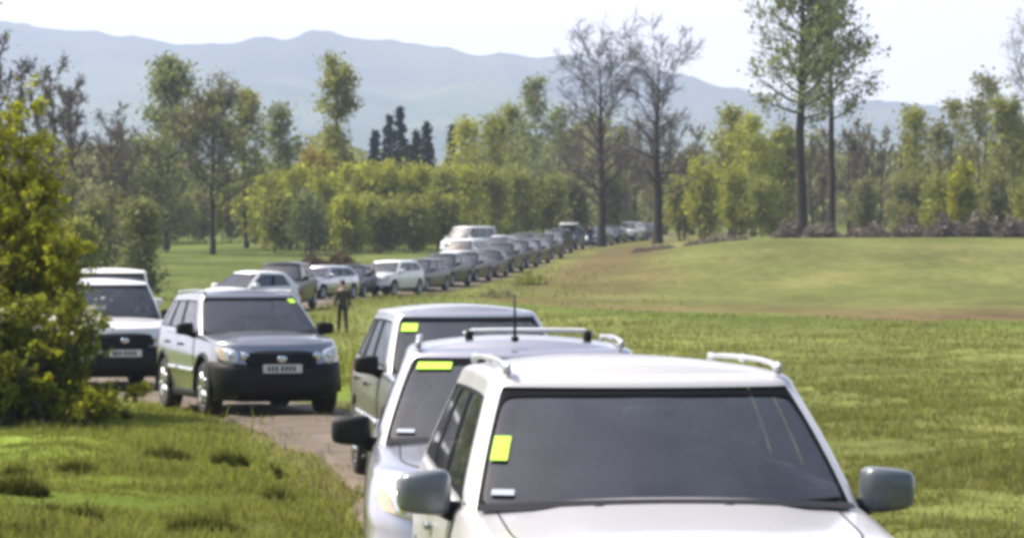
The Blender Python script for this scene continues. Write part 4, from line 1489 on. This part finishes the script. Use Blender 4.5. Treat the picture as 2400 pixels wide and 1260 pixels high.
# --- big trees left of centre
tree_px('leafy_tree', 'big rounded grey-green tree, tallest of the group left of centre', 'tree', 392, 262, 140, 85, 60, leaf='leaf_greygreen', nleaf=9500, lsize=.24, limbs=34, shape='round', bole=.12, up=.6, gaps=.1, spread=.3, **G)
tree_px('leafy_tree', 'dark thinly leaved tree with a bare straight trunk left of centre', 'tree', 499, 245, 232, 128, 61, leaf='leaf_olive', nleaf=6000, lsize=.20, limbs=38, shape='round', bole=.30, up=.7, twig_mat='twig_brown', twig_min=.03, sub=8, spread=.25, trunk_r=.20, **G)
tree_px('leafy_tree', 'green tree just right of the dark thin one', 'tree', 580, 272, 215, 62, 62, leaf='leaf_fresh', nleaf=5200, lsize=.23, limbs=28, shape='round', bole=.15, up=.6, gaps=.1, **G)
tree_px('leafy_tree', 'lower grey-green tree right end of the group left of centre', 'tree', 648, 280, 262, 55, 63, leaf='leaf_greygreen', nleaf=4800, lsize=.22, limbs=26, shape='dome', bole=.10, up=.6, **G)
tree_px('leafy_tree', 'shaded olive tree under the big rounded grey-green one', 'tree', 345, 252, 330, 70, 64, leaf='leaf_olive', nleaf=5200, lsize=.2, limbs=28, shape='dome', bole=.06, up=.6, stems=2, **G)
tree_px('leafy_tree', 'ragged green column of a tree alone against the blue hills', 'tree', 790, 292, 150, 62, 65, leaf='leaf_fresh', nleaf=7000, lsize=.26, limbs=26, shape='column', bole=.15, up=.45, gaps=.25, spread=.3, **G)
# --- spruces
for i, (px, Y, tp, rp, lab) in enumerate([
        (880, 330, 300, 26, 'left spruce of the dark group in the middle'),
        (912, 338, 262, 30, 'dark spruce second from the left in the middle group'),
        (938, 335, 242, 34, 'tallest dark spruce of the middle group'),
        (975, 342, 300, 26, 'short dark spruce right of the tallest one'),
        (1003, 338, 278, 28, 'pointed dark spruce standing apart to the right'),
        (1062, 345, 285, 26, 'dark spruce on the right by the yellow-green birches')]):
    tree_px('spruce', lab, 'spruce', px, Y, tp, rp * 1.55, 80 + i, bark='bark_dark', leaf='needle', nleaf=4200, lsize=.22, limbs=60, sub=4, twig=3, up=.05, shape='cone', bole=.06, spread=.10, wob=.008, trunk_r=.16, group='dark spruces in the middle')
# --- bright shrubs along the middle
for i, (px, Y, tp, rp, lf, nl, lab) in enumerate([
        (615, 258, 425, 55, 'leaf_lime', 4200, 'leftmost bright green willow shrub of the hedge in the middle'),
        (680, 262, 405, 62, 'leaf_lime', 5000, 'lime green willow shrub second in the hedge in the middle'),
        (742, 268, 375, 55, 'leaf_rust', 3800, 'orange-tinged shrub below the ragged column tree'),
        (765, 256, 425, 58, 'leaf_lime', 4800, 'lime green willow shrub under the orange-tinged one'),
        (835, 262, 408, 58, 'leaf_lime', 5000, 'yellowest willow shrub of the hedge, left of the spruces'),
        (900, 262, 395, 58, 'leaf_lime', 5000, 'lime green willow shrub below the spruces'),
        (965, 264, 400, 58, 'leaf_lime', 5000, 'rounded lime shrub between spruces and birches'),
        (1025, 266, 405, 55, 'leaf_fresh', 4600, 'green shrub above the white van'),
        (650, 250, 470, 50, 'leaf_fresh', 3600, 'dull green low shrub at the foot of the left willow shrubs'),
        (715, 246, 480, 50, 'leaf_greygreen', 3000, 'grey-green low shrub at the foot of the hedge'),
        (800, 248, 475, 52, 'leaf_lime', 3600, 'low green shrub above the grey estate car'),
        (885, 250, 480, 55, 'leaf_fresh', 3600, 'low duller shrub at the foot of the lime hedge'),
        (960, 250, 485, 55, 'leaf_fresh', 3600, 'low duller shrub just left of the white van'),
        (1035, 252, 470, 45, 'leaf_fresh', 3600, 'low green shrub left of the white van roof')]):
    tree_px('shrub', lab, 'shrub', px, Y, tp, rp, 100 + i, bark='bark_grey', leaf=lf, nleaf=nl, lsize=.21, limbs=30, sub=5, twig=3, up=.95, shape='dome', bole=.03, stems=4, spread=.26, twig_min=.015, **S)
# --- birches and green shrubs centre right
for i, (px, Y, tp, rp, lf, nl, lab) in enumerate([
        (1095, 300, 285, 50, 'leaf_lime', 4200, 'yellow-green birch right of the spruces'),
        (1150, 290, 275, 48, 'leaf_fresh', 4000, 'slender yellow-green birch above the far row of cars'),
        (1205, 305, 245, 48, 'leaf_fresh', 3800, 'thin green birch left of the tall grey-green one'),
        (1252, 300, 180, 48, 'leaf_greygreen', 4200, 'tall narrow grey-green birch left of the bare trees'),
        (1310, 320, 250, 50, 'leaf_greygreen', 2600, 'thin grey-green birch behind the left bare tree')]):
    tree_px('birch', lab, 'birch', px, Y, tp, rp * 1.25, 130 + i, bark='bark_birch', leaf=lf, nleaf=nl, lsize=.21, limbs=30, shape='round', bole=.10, up=.75, spread=.28, twig_mat='twig_brown', trunk_r=.11, **G)
for i, (px, Y, tp, rp, lf, lab) in enumerate([
        (1085, 275, 400, 55, 'leaf_lime', 'bright shrub behind the white van'),
        (1150, 280, 410, 55, 'leaf_fresh', 'green shrub above the middle of the far row'),
        (1215, 285, 400, 55, 'leaf_fresh', 'rounded green shrub left of the roof box'),
        (1275, 288, 425, 52, 'leaf_fresh', 'green shrub right above the roof box'),
        (1335, 292, 430, 50, 'leaf_olive', 'olive shrub just left of the left bare trunk'),
        (1455, 300, 420, 55, 'leaf_olive', 'olive shrub between the two bare trunks'),
        (1600, 290, 440, 52, 'leaf_fresh', 'green shrub right of the right bare trunk'),
        (1650, 285, 390, 52, 'leaf_lime', 'lime shrub in front of the pale green trees')]):
    tree_px('shrub', lab, 'shrub', px, Y, tp, rp, 150 + i, bark='bark_grey', leaf=lf, nleaf=4000, lsize=.21, limbs=28, sub=5, twig=3, up=.95, shape='dome', bole=.03, stems=4, spread=.26, twig_min=.015, **S)
# --- the two bare trees
tree_px('bare_tree', 'left one of the two big bare trees, forked trunk', 'tree', 1408, 272, 150, 175, 171, bark='bark_dark', twig_mat='twig_grey', limbs=36, sub=8, twig=6, up=.62, shape='vase', bole=.20, twig_min=.024, trunk_r=.36, wob=.02, **G)
tree_px('bare_tree', 'right one of the two big bare trees, straight dark trunk', 'tree', 1542, 278, 150, 155, 178, bark='bark_dark', twig_mat='twig_grey', limbs=34, sub=8, twig=6, up=.62, shape='vase', bole=.26, twig_min=.024, trunk_r=.38, wob=.015, **G)
# --- brown thickets behind
for i, (px, Y, tp, rp, lab) in enumerate([
        (1350, 335, 300, 70, 'brown leafless thicket tree behind the left bare tree'),
        (1465, 330, 285, 70, 'brown leafless tree filling the gap between the two bare trees'),
        (1555, 335, 270, 65, 'purple-brown leafless tree behind the right bare tree'),
        (1625, 330, 290, 55, 'brown leafless tree left of the pale green trees'),
        (1990, 300, 270, 60, 'grey-brown leafless tree right of the tall leafy pair'),
        (2050, 305, 285, 55, 'brown leafless tree in the gap right of the tall pair'),
        (2110, 310, 300, 50, 'low brown leafless tree left of the right-hand green trees'),
        (1915, 310, 300, 60, 'brown leafless tree between the trunks of the tall pair')]):
    tree_px('bare_tree', lab, 'tree', px, Y, tp, rp, 190 + i, bark='bark_dark', twig_mat='twig_brown', limbs=42, sub=10, twig=7, up=.85, shape='round', bole=.08, stems=3, twig_min=.026, leaf='leaf_olive', nleaf=700, lsize=.18, **G)
# --- pale green trees, right of centre
for i, (px, Y, tp, rp, lf, lab) in enumerate([
        (1700, 290, 250, 62, 'leaf_fresh', 'pale green young tree left of the tall leafy pair'),
        (1765, 285, 275, 62, 'leaf_lime', 'lime young tree touching the tall leafy pair'),
        (1825, 290, 300, 52, 'leaf_fresh', 'green young tree behind the left tall trunk')]):
    tree_px('leafy_tree', lab, 'tree', px, Y, tp, rp * 1.3, 210 + i, leaf=lf, nleaf=5600, lsize=.23, limbs=32, shape='round', bole=.03, up=.75, stems=2, bark='bark_grey', **G)
# --- tall airy pair
tree_px('tall_tree', 'tall airy tree, left trunk of the leafy pair reaching out of the top', 'tree', 1880, 238, -210, 165, 230, leaf='leaf_tall', nleaf=10500, lsize=.21, limbs=58, sub=6, twig=4, shape='column', bole=.36, up=.5, gaps=.12, spread=.22, trunk_r=.40, wob=.012, **G)
tree_px('tall_tree', 'tall airy tree, thinner right trunk of the leafy pair', 'tree', 1950, 243, -170, 120, 237, leaf='leaf_tall', nleaf=7500, lsize=.21, limbs=52, sub=6, twig=4, shape='column', bole=.38, up=.5, gaps=.15, spread=.22, trunk_r=.28, wob=.016, lean=(-.02, 0), **G)
# --- right edge
for i, (px, Y, tp, rp, lf, nl, lab) in enumerate([
        (2165, 275, 250, 48, 'leaf_fresh', 4400, 'green tree standing left of the yellowish bush on the right'),
        (2235, 270, 235, 52, 'leaf_olive', 4200, 'olive tree behind the yellowish bush on the right'),
        (2305, 262, 175, 62, 'leaf_olive', 4200, 'highest thin olive tree near the right edge'),
        (2370, 258, 230, 52, 'leaf_fresh', 4400, 'green tree at the right edge of the view'),
        (2440, 262, 260, 55, 'leaf_fresh', 4200, 'green tree cut by the right edge of the view')]):
    tree_px('leafy_tree', lab, 'tree', px, Y, tp, rp * 1.35, 250 + i, leaf=lf, nleaf=nl, lsize=.21, limbs=30, shape='round', bole=.06, up=.75, stems=2, bark='bark_grey', twig_mat='twig_brown', **G)
tree_px('bare_tree', 'pale bare tree high at the right edge of the view', 'tree', 2425, 290, 40, 110, 260, bark='bark_grey', twig_mat='twig_grey', limbs=32, sub=7, twig=5, up=.7, shape='round', bole=.3, twig_min=.02, leaf='leaf_olive', nleaf=900, lsize=.16, **G)
for i, (px, Y, tp, rp, lf, lab) in enumerate([
        (2262, 252, 400, 42, 'leaf_yellow', 'yellowish bush below the right-hand trees'),
        (2195, 256, 430, 45, 'leaf_fresh', 'green shrub left of the yellowish bush on the right'),
        (2335, 254, 420, 45, 'leaf_olive', 'olive shrub right of the yellowish bush'),
        (2130, 262, 420, 45, 'leaf_olive', 'olive shrub in front of the leafless trees on the right'),
        (2405, 250, 430, 45, 'leaf_fresh', 'green shrub by the right edge above the brush heaps'),
        (1725, 270, 420, 52, 'leaf_lime', 'lime shrub at the foot of the pale green trees'),
        (1795, 268, 440, 48, 'leaf_fresh', 'green shrub left of the tall left trunk'),
        (2020, 285, 440, 45, 'leaf_olive', 'olive shrub right of the thinner tall trunk')]):
    tree_px('shrub', lab, 'shrub', px, Y, tp, rp, 270 + i, bark='bark_grey', leaf=lf, nleaf=3400, lsize=.19, limbs=26, sub=5, twig=3, up=.95, shape='dome', bole=.03, stems=4, spread=.24, twig_min=.015, **S)


# --- far wood that reads as one mass
def far_wood():
    r = np.random.default_rng(400)
    n = 130000
    X = r.uniform(-150, 150, n); Y = r.uniform(380, 520, n)
    top = 8.5 + 2.2 * np.sin(X * .21) + 1.5 * np.sin(X * .55 + 2) + 1.6 * np.sin(X * .07 + 1)
    Z = H(X, Y, np.full(n, 50.)) + r.uniform(0, 1, n) ** .8 * top
    V, F = leaves(np.stack([X, Y, Z], 1), .5, r)
    tag(make_np('far_wood', V, F, M['leaf_olive'], None), kind='stuff')


far_wood()


# --- brush heaps and dead bracken
def heap(name, label, px, Y, w, h, seed, mat, n=900, leafn=2600, ls=.16, group=None, depth=1.2):
    r = np.random.default_rng(seed)
    x = px2x(px, Y)
    root = empty(name, (x, Y, hz(x, Y)))
    def pts(k):
        u = r.uniform(-1, 1, k); v = r.uniform(-1, 1, k)
        top = h * np.clip(1 - np.abs(u) ** 2.6, 0, 1) * np.clip(1 - v * v * .7, 0, 1) * (.75 + .25 * np.sin(u * 7 + seed))
        X = u * w / 2; Y_ = v * depth
        g = H(X + x, Y_ + Y) - root.location.z
        return np.stack([X, Y_, g + top * r.uniform(0, 1, k) ** .6], 1)
    p = pts(n)
    d = r.normal(size=(n, 3)) * np.array([1, .6, .35]); d /= np.linalg.norm(d, axis=1, keepdims=True)
    ln = r.uniform(.25, .8, (n, 1))
    segs = [(p[i] - d[i] * ln[i] * .5, p[i] + d[i] * ln[i] * .5, .022, .012) for i in range(n)]
    V, F = branch_tubes(segs, 3)
    make_np('branches', V, F, M['twig_brown' if mat != 'bracken' else 'bracken'], root)
    V, F = leaves(pts(leafn), ls, r)
    make_np('leaf_litter', V, F, M[mat], root)
    tag(root, label, 'brush heap' if mat == 'brush' else 'undergrowth', group)


BR = 'heaps of grey-brown brush along the crest'
for i, (px, Y, w, h, lab) in enumerate([
        (1850, 232, 1.8, 1.3, 'dark grey-brown brush heap at the foot of the tall left trunk'),
        (1925, 231, 2.6, 1.1, 'pale pinkish brush heap between the tall trunks'),
        (2040, 231, 3.2, 1.0, 'low grey brush heap right of the tall pair'),
        (2135, 230, 2.6, 1.3, 'brush heap below the leafless trees on the right'),
        (2215, 229, 2.8, 1.7, 'grey-brown brush heap under the yellowish bush'),
        (2300, 229, 3.2, 1.8, 'largest grey-brown brush heap on the right crest'),
        (2385, 228, 3.0, 1.6, 'grey-brown brush heap at the right edge')]):
    heap('brush_heap', lab, px, Y, w, h, 300 + i, 'brush', group=BR)
heap('bracken_patch', 'brown dead bracken behind the silver grey estate car', 775, 196, 4.4, 1.1, 320, 'bracken', ls=.2)
heap('bracken_patch', 'low grey-brown dry growth on the field crest beside the track', 1530, 224, 2.6, .28, 321, 'brush', ls=.12, n=500, leafn=1500)
heap('bracken_patch', 'dry grey-brown strip on the crest left of the tall pair', 1680, 228, 4.2, .35, 322, 'brush', ls=.12, n=500, leafn=1500)
heap('green_tuft', 'clump of rough green growth on the bank below the far row', 1240, 172, 1.6, .7, 323, 'leaf_fresh', ls=.12, n=100, leafn=1800)
heap('green_tuft', 'second clump of rough green growth nearer the field edge', 1165, 150, 1.4, .35, 324, 'leaf_olive', ls=.1, n=100, leafn=1500)


# --- the near bush on the left
def near_bush(name, label, cat, x, y, stems, leaf, nleaf, ls, seed, blossom=0, hfun=None, group=None):
    r = np.random.default_rng(seed)
    root = empty(name, (x, y, hz(x, y)))
    segs, tips = [], []
    for (bx, by, tx, ty, tz, br) in stems:
        p = np.array([bx, by, -.1]); e = np.array([tx, ty, tz])
        m = 9; prev = p
        pts = [p]
        for i in range(1, m + 1):
            u = i / m
            q = p + (e - p) * np.array([u ** 1.3, u ** 1.3, u]) + r.normal(size=3) * .035
            segs.append((prev, q, .028 * (1 - .85 * (i - 1) / m), .028 * (1 - .85 * i / m))); prev = q; pts.append(q)
        for k in range(int(26 * tz / 2)):
            u = r.uniform(.08, 1); f = u * m; i = min(int(f), m - 1)
            st = pts[i] + (pts[i + 1] - pts[i]) * (f - i)
            az = r.uniform(0, 6.28); el = r.uniform(.0, .95)
            ln = br * (1.05 - .45 * u) * r.uniform(.5, 1.15) + .12
            dr = np.array([math.cos(az) * math.cos(el), math.sin(az) * math.cos(el), math.sin(el)])
            mid = st + dr * ln * .5 + r.normal(size=3) * .03
            en = mid + (dr + np.array([0, 0, .25])) * ln * .5
            segs += [(st, mid, .010, .007), (mid, en, .007, .003)]
            tips.append((st, en))
            for _ in range(3):
                s2 = st + (en - st) * r.uniform(.3, 1)
                e2 = s2 + (dr + r.normal(size=3) * .6) * ln * .35
                segs.append((s2, e2, .005, .002)); tips.append((s2, e2))
    V, F = branch_tubes(segs, 4)
    make_np('stems', V, F, M['bark_grey'], root)
    a = np.array([t[0] for t in tips]); b = np.array([t[1] for t in tips])
    wgt = np.exp(r.normal(size=len(tips)) * .6)
    k = r.choice(len(tips), nleaf, p=wgt / wgt.sum())
    P = a[k] + (b[k] - a[k]) * r.uniform(.25, 1.08, (nleaf, 1)) + r.normal(size=(nleaf, 3)) * .045
    P[:, 2] = np.maximum(P[:, 2], .02)
    V, F = leaves(P, ls, r, .3)
    make_np('foliage', V, F, M[leaf], root)
    if blossom:
        ok = np.where((b[:, 2] > .85) & (b[:, 2] < 1.6))[0]
        cl = r.choice(ok, blossom)
        PP = []
        for c in cl:
            k_ = 26
            PP.append(b[c] + r.normal(size=(k_, 3)) * .07)
        V, F = leaves(np.concatenate(PP), .045, r)
        make_np('blossom', V, F, M['blossom'], root)
    tag(root, label, cat, group)


rb = np.random.default_rng(77)
def stems_for(n, wid, hmin, hmax, dep, lean, br):
    out = []
    for i in range(n):
        bx, by = rb.uniform(-wid, wid) * .5, rb.uniform(-dep, dep) * .5
        out.append((bx, by, bx * 1.9 + lean + rb.normal() * .1, by * 1.8, rb.uniform(hmin, hmax), br))
    return out


YB = 43.0
near_bush('yellow_bush', 'tall yellow-green leafy bush filling the left edge', 'bush', px2x(-40, YB + 1.2), YB + 1.2, stems_for(24, .9, 2.2, 4.0, .9, .0, .44), 'leaf_yellow', 34000, .045, 500)
near_bush('yellow_bush', 'slimmer yellow-green bush leaning out between the tall bush and the off-roaders', 'bush', px2x(78, YB + .6), YB + .6, stems_for(12, .45, 1.2, 2.5, .6, .04, .28), 'leaf_yellow', 12000, .043, 501)
near_bush('dark_bush', 'low dark green bush with white blossom in front of the yellow-green one', 'bush', px2x(42, YB - 1.0), YB - 1.0, stems_for(20, .8, .8, 1.5, .8, .05, .30), 'leaf_deep', 19000, .045, 502, blossom=24)
near_bush('dark_bush', 'dark green bush right beside the white off-roader with few leaves of yellow', 'bush', px2x(92, YB - .4), YB - .4, stems_for(9, .35, .6, 1.2, .5, .05, .24), 'leaf_deep', 7500, .043, 503)
near_bush('dark_bush', 'low dark green bush spilling out of the left edge', 'bush', px2x(-60, YB - 1.4), YB - 1.4, stems_for(14, 1.0, .7, 1.4, .7, .0, .34), 'leaf_deep', 14000, .047, 504)


near_bush('weed_clump', 'low yellow-green weeds at the foot of the bushes beside the track', 'weeds', px2x(165, 41.6), 41.6, stems_for(16, .6, .25, .55, .6, .0, .16), 'leaf_yellow', 3200, .045, 505)


# ------------------------------------------------------------------ grass
def blades(name, X, Y, h, w, mat, seed, lean=.5):
    r = np.random.default_rng(seed)
    n = len(X)
    Z = H(X, Y) - .01
    P = np.stack([X, Y, Z], 1)
    az = r.uniform(0, 2 * np.pi, n)
    side = np.stack([np.cos(az), np.sin(az), np.zeros(n)], 1)
    ln = np.stack([-np.sin(az), np.cos(az), np.zeros(n)], 1) * (r.uniform(.1, 1, n) * lean)[:, None] * h[:, None]
    up = np.array([0, 0, 1.])
    a = P - side * w[:, None] / 2; b = P + side * w[:, None] / 2
    m = P + ln * .35 + up * (h * .6)[:, None]
    c = m - side * w[:, None] * .38; d = m + side * w[:, None] * .38
    e = P + ln + up * (h * (1 - .25 * r.uniform(0, 1, n)))[:, None]
    V = np.stack([a, b, c, d, e], 1).reshape(-1, 3)
    k = np.arange(n)[:, None] * 5
    return make_np(name, V, [np.concatenate([k, k + 1, k + 3, k + 2], 1), np.concatenate([k + 2, k + 3, k + 4], 1)], M[mat])


def scatter(n, y0, y1, px0, px1, seed, power=1.0):
    r = np.random.default_rng(seed)
    t = r.uniform(0, 1, n)
    Y = (y0 ** -power + t * (y1 ** -power - y0 ** -power)) ** (-1 / power)
    X = (r.uniform(px0, px1, n) - 1200) / FPX * Y
    return X, Y, r


# verge on the left, near
X, Y, r = scatter(230000, 23.5, 60, -450, 1250, 601, 1.2)
pd = path_dist(X, Y)
patch = lumps(X, Y, 71, 1.3) + .6 * lumps(X, Y, 72, 4.0)
keep = (pd > 1.2 + .25 * patch) & (r.uniform(0, 1, len(X)) < np.clip(.9 + .15 * patch, .5, 1)) & (X < np.interp(Y, PATH[:, 1], PATH[:, 0]))
X, Y, patch = X[keep], Y[keep], patch[keep]
hh = np.clip(.05 + .03 * patch, .02, .17) * np.exp(r.normal(size=len(X)) * .35)
tag(blades('verge_grass', X, Y, hh, .010 + .00012 * Y + 0 * X, 'blade', 602, .8), kind='stuff')
# meadow on the right, nearer than the field
X, Y, r = scatter(200000, 23.5, 125, 1150, 2750, 603, .9)
pd = path_dist(X, Y)
patch = lumps(X, Y, 73, .9) + .6 * lumps(X, Y, 74, 3.0)
keep = (pd > 1.25 + .25 * patch) & (Y < field_edge(X) - 1) & (r.uniform(0, 1, len(X)) < np.clip(.8 + .2 * patch, .3, 1)) & (X > np.interp(Y, PATH[:, 1], PATH[:, 0]))
X, Y, patch = X[keep], Y[keep], patch[keep]
hh = np.clip(.06 + .03 * patch, .025, .2) * np.exp(r.normal(size=len(X)) * .35)
tag(blades('meadow_grass', X, Y, hh, .008 + .00022 * Y + 0 * X, 'blade_meadow', 604, .8), kind='stuff')
# rough growth round the track further off
X, Y, r = scatter(90000, 55, 200, -200, 1600, 605, .8)
pd = path_dist(X, Y)
keep = (pd > 1.7) & (r.uniform(0, 1, len(X)) < np.exp(-(pd - 1.7) / 4.5))
X, Y = X[keep], Y[keep]
hh = .10 * np.exp(r.normal(size=len(X)) * .5) * (1 + .5 * lumps(X, Y, 75, .5))
tag(blades('rough_grass', X, Y, np.clip(hh, .03, .35), .012 + .0002 * Y + 0 * X, 'blade', 606, .8), kind='stuff')
# grass along the crown of the track
X, Y, r = scatter(30000, 25, 70, 200, 1300, 607, 1.2)
pd = path_dist(X, Y)
keep = (pd < .25 + .25 * lumps(X, Y, 76, 2.0)) | ((pd > .66 + .3 * lumps(X, Y, 77, 1.5)) & (pd < 1.6))
X, Y = X[keep], Y[keep]
tag(blades('track_grass', X, Y, .065 * np.exp(r.normal(size=len(X)) * .45), .010 + .00012 * Y + 0 * X, 'blade', 608, .8), kind='stuff')

# tussocks on the verge, shadows of the tufts put into a darker blade colour
for i, (px, py, w) in enumerate([(180, 1118, .42), (390, 1088, .40), (528, 1095, .36), (50, 1180, .5), (655, 1178, .3), (480, 1252, .6), (285, 1000, .35), (120, 1215, .3), (560, 1100, .2), (40, 1130, .3), (640, 1120, .2), (205, 1240, .25)]):
    Y0 = FPX * CAM_H / (py - HORIZON); x0 = px2x(px, Y0)
    rr_ = np.random.default_rng(700 + i)
    w *= rr_.uniform(.7, 1.3)
    n = int(2400 * w)
    a = rr_.uniform(0, 6.28, n); q = np.sqrt(rr_.uniform(0, 1, n)) * w * .5
    X, Y = np.cos(a) * q, np.sin(a) * q * .8
    hh = .13 * (1 - .5 * (q / (w * .5)) ** 2) * np.exp(rr_.normal(size=n) * .3)
    o = blades('grass_tussock', X + x0, Y + Y0, hh, np.full(n, .014), 'blade_shaded', 720 + i, 1.0)
    V = np.empty(len(o.data.vertices) * 3, dtype=np.float32); o.data.vertices.foreach_get('co', V)
    V = V.reshape(-1, 3) - np.array([x0, Y0, hz(x0, Y0)], dtype=np.float32)
    o.data.vertices.foreach_set('co', V.ravel()); o.data.update()
    o.location = (x0, Y0, hz(x0, Y0))
    tag(o, 'dark coarse grass tussock with painted shade on the sunny verge left of the track', 'grass tussock', 'dark tussocks on the verge')


# ------------------------------------------------------------------ people
def skin_mesh(nodes, edges, name, mat, parent, sub=2):
    me = bpy.data.meshes.new(name)
    me.from_pydata([n[0] for n in nodes], edges, [])
    o = bpy.data.objects.new(name, me)
    COL.objects.link(o)
    m = o.modifiers.new('skin', 'SKIN')
    for i, n in enumerate(nodes):
        sv = me.skin_vertices[0].data[i]
        sv.radius = n[1] if hasattr(n[1], '__len__') else (n[1], n[1])
        sv.use_root = (i == 0)
    m.use_smooth_shade = True
    s = o.modifiers.new('sub', 'SUBSURF'); s.levels = sub; s.render_levels = sub
    dg = bpy.context.evaluated_depsgraph_get()
    new = bpy.data.meshes.new_from_object(o.evaluated_get(dg))
    o.modifiers.clear()
    o.data = new
    new.materials.clear(); new.materials.append(mat)
    new.polygons.foreach_set('use_smooth', [True] * len(new.polygons))
    o.parent = parent
    return o


def person(x, y, yaw, h, label, jacket, step=.16, bend=.0, arm=.10):
    root = empty('person', (x, y, hz(x, y)), (0, 0, R(yaw)))
    k = h / 1.75
    N, E = [], []
    def nd(p, r_):
        N.append((Vector(p) * k, tuple(q * k for q in r_) if hasattr(r_, '__len__') else r_ * k)); return len(N) - 1
    def ch(*ids):
        for a, b in zip(ids, ids[1:]): E.append((a, b))
    f = lambda z: -bend * max(0, z - .95)
    pel = nd((0, 0, .95), (.15, .105)); wst = nd((0, f(1.1), 1.12), (.135, .10)); chs = nd((0, f(1.3), 1.32), (.155, .11)); shl = nd((0, f(1.44), 1.44), (.12, .09))
    nk = nd((0, f(1.5) - .01, 1.52), .055); hd1 = nd((0, f(1.6) - .03, 1.60), (.072, .085)); hd2 = nd((0, f(1.68) - .025, 1.69), (.075, .09))
    ch(pel, wst, chs, shl, nk, hd1, hd2)
    J = {}
    for s in (-1, 1):
        st = step * s
        hp = nd((.09 * s, 0, .90), .085); kn = nd((.10 * s, -st * .5 - .03, .50), .058); an = nd((.10 * s, -st + .02, .10), .040); to = nd((.115 * s, -st - .15, .045), (.036, .030))
        ch(pel, hp, kn, an, to)
        sh = nd((.185 * s, f(1.42), 1.41), .055); el = nd((.235 * s, f(1.14) + arm * .3 * s, 1.13), .042); wr = nd((.245 * s, f(.9) - .10 - arm * s, .89), .028)
        pm = nd((.245 * s, f(.85) - .115 - arm * s, .82), (.017, .035))
        ch(shl, sh, el, wr, pm)
        for q, (dy, ln) in enumerate([(-.030, .068), (-.010, .078), (.010, .074), (.028, .058)]):
            b0 = (.245 * s, f(.85) - .115 - arm * s + dy, .785)
            a = nd(b0, .009); b_ = nd((b0[0] - .006 * s, b0[1] - .006, b0[2] - ln * .55), .008); c = nd((b0[0] - .018 * s, b0[1] - .014, b0[2] - ln), .0065)
            ch(pm, a, b_, c)
        a = nd((.238 * s, f(.85) - .165 - arm * s, .83), .010); b_ = nd((.230 * s, f(.85) - .185 - arm * s, .79), .008)
        ch(wr, a, b_)
        J[s] = (N[hp], N[kn], N[an], N[to], N[sh], N[el], N[wr])
    body = skin_mesh(N, E, 'body', M['skin'], root)
    g = lambda n_, ad: (n_[0], tuple(q + ad * k for q in n_[1]) if hasattr(n_[1], '__len__') else n_[1] + ad * k)
    jn = [g(N[wst], .022), g(N[chs], .022), g(N[shl], .016), g(N[pel], .020)]; je = [(0, 1), (1, 2), (0, 3)]
    for s in (-1, 1):
        o = len(jn)
        jn += [g(J[s][4], .018), g(J[s][5], .018), g(J[s][6], .018)]; je += [(2, o), (o, o + 1), (o + 1, o + 2)]
    skin_mesh(jn, je, 'jacket', M[jacket], root)
    tn = [g(N[pel], .014)]; te = []
    for s in (-1, 1):
        o = len(tn)
        tn += [g(J[s][0], .014), g(J[s][1], .018), g(J[s][2], .026)]; te += [(0, o), (o, o + 1), (o + 1, o + 2)]
    skin_mesh(tn, te, 'trousers', M['trousers'], root)
    for s in (-1, 1):
        a, t = J[s][2][0], J[s][3][0]
        c = (a + t) / 2; c.z = .05 * k
        make('shoe', *sellip(c, (.10 * k, .29 * k, .10 * k), .6, 12, 8), M['shoe'], root)
    hc = N[hd2][0]
    def hairf(p): 
        q = p.copy()
        if q.y < -.02 and q.z < .035: q *= .8
        return q
    make('hair', *sellip(hc + Vector((0, .018, .035)) * k, (.185 * k, .215 * k, .19 * k), .95, 16, 10, hairf), M['hair_brown'], root)
    for s in (-1, 1):
        make('eye', *sellip(hc + Vector((.032 * s, -.088, -.035)) * k, (.022, .014, .014), 1, 8, 6), M['plate_ink'], body)
        make('ear', *sellip(hc + Vector((.078 * s, .0, -.045)) * k, (.02, .045, .065), 1, 8, 6), M['skin'], body)
    make('nose', *sellip(hc + Vector((0, -.10, -.06)) * k, (.03, .035, .05), .9, 8, 6), M['skin'], body)
    make('mouth', *sellip(hc + Vector((0, -.088, -.105)) * k, (.05, .012, .012), 1, 8, 6), M['tail_red'], body)
    tag(root, label, 'person')
    return root


Yp = 108.0
person(px2x(803, Yp), Yp, 195, 1.62, 'person in dark olive clothes walking on the grass by the far cars', 'jacket_olive')
Yq = 268.0
person(px2x(1384, Yq), Yq, 20, 1.85, 'person in dark clothes standing at the top of the row below the left bare tree', 'jacket_navy', .06)
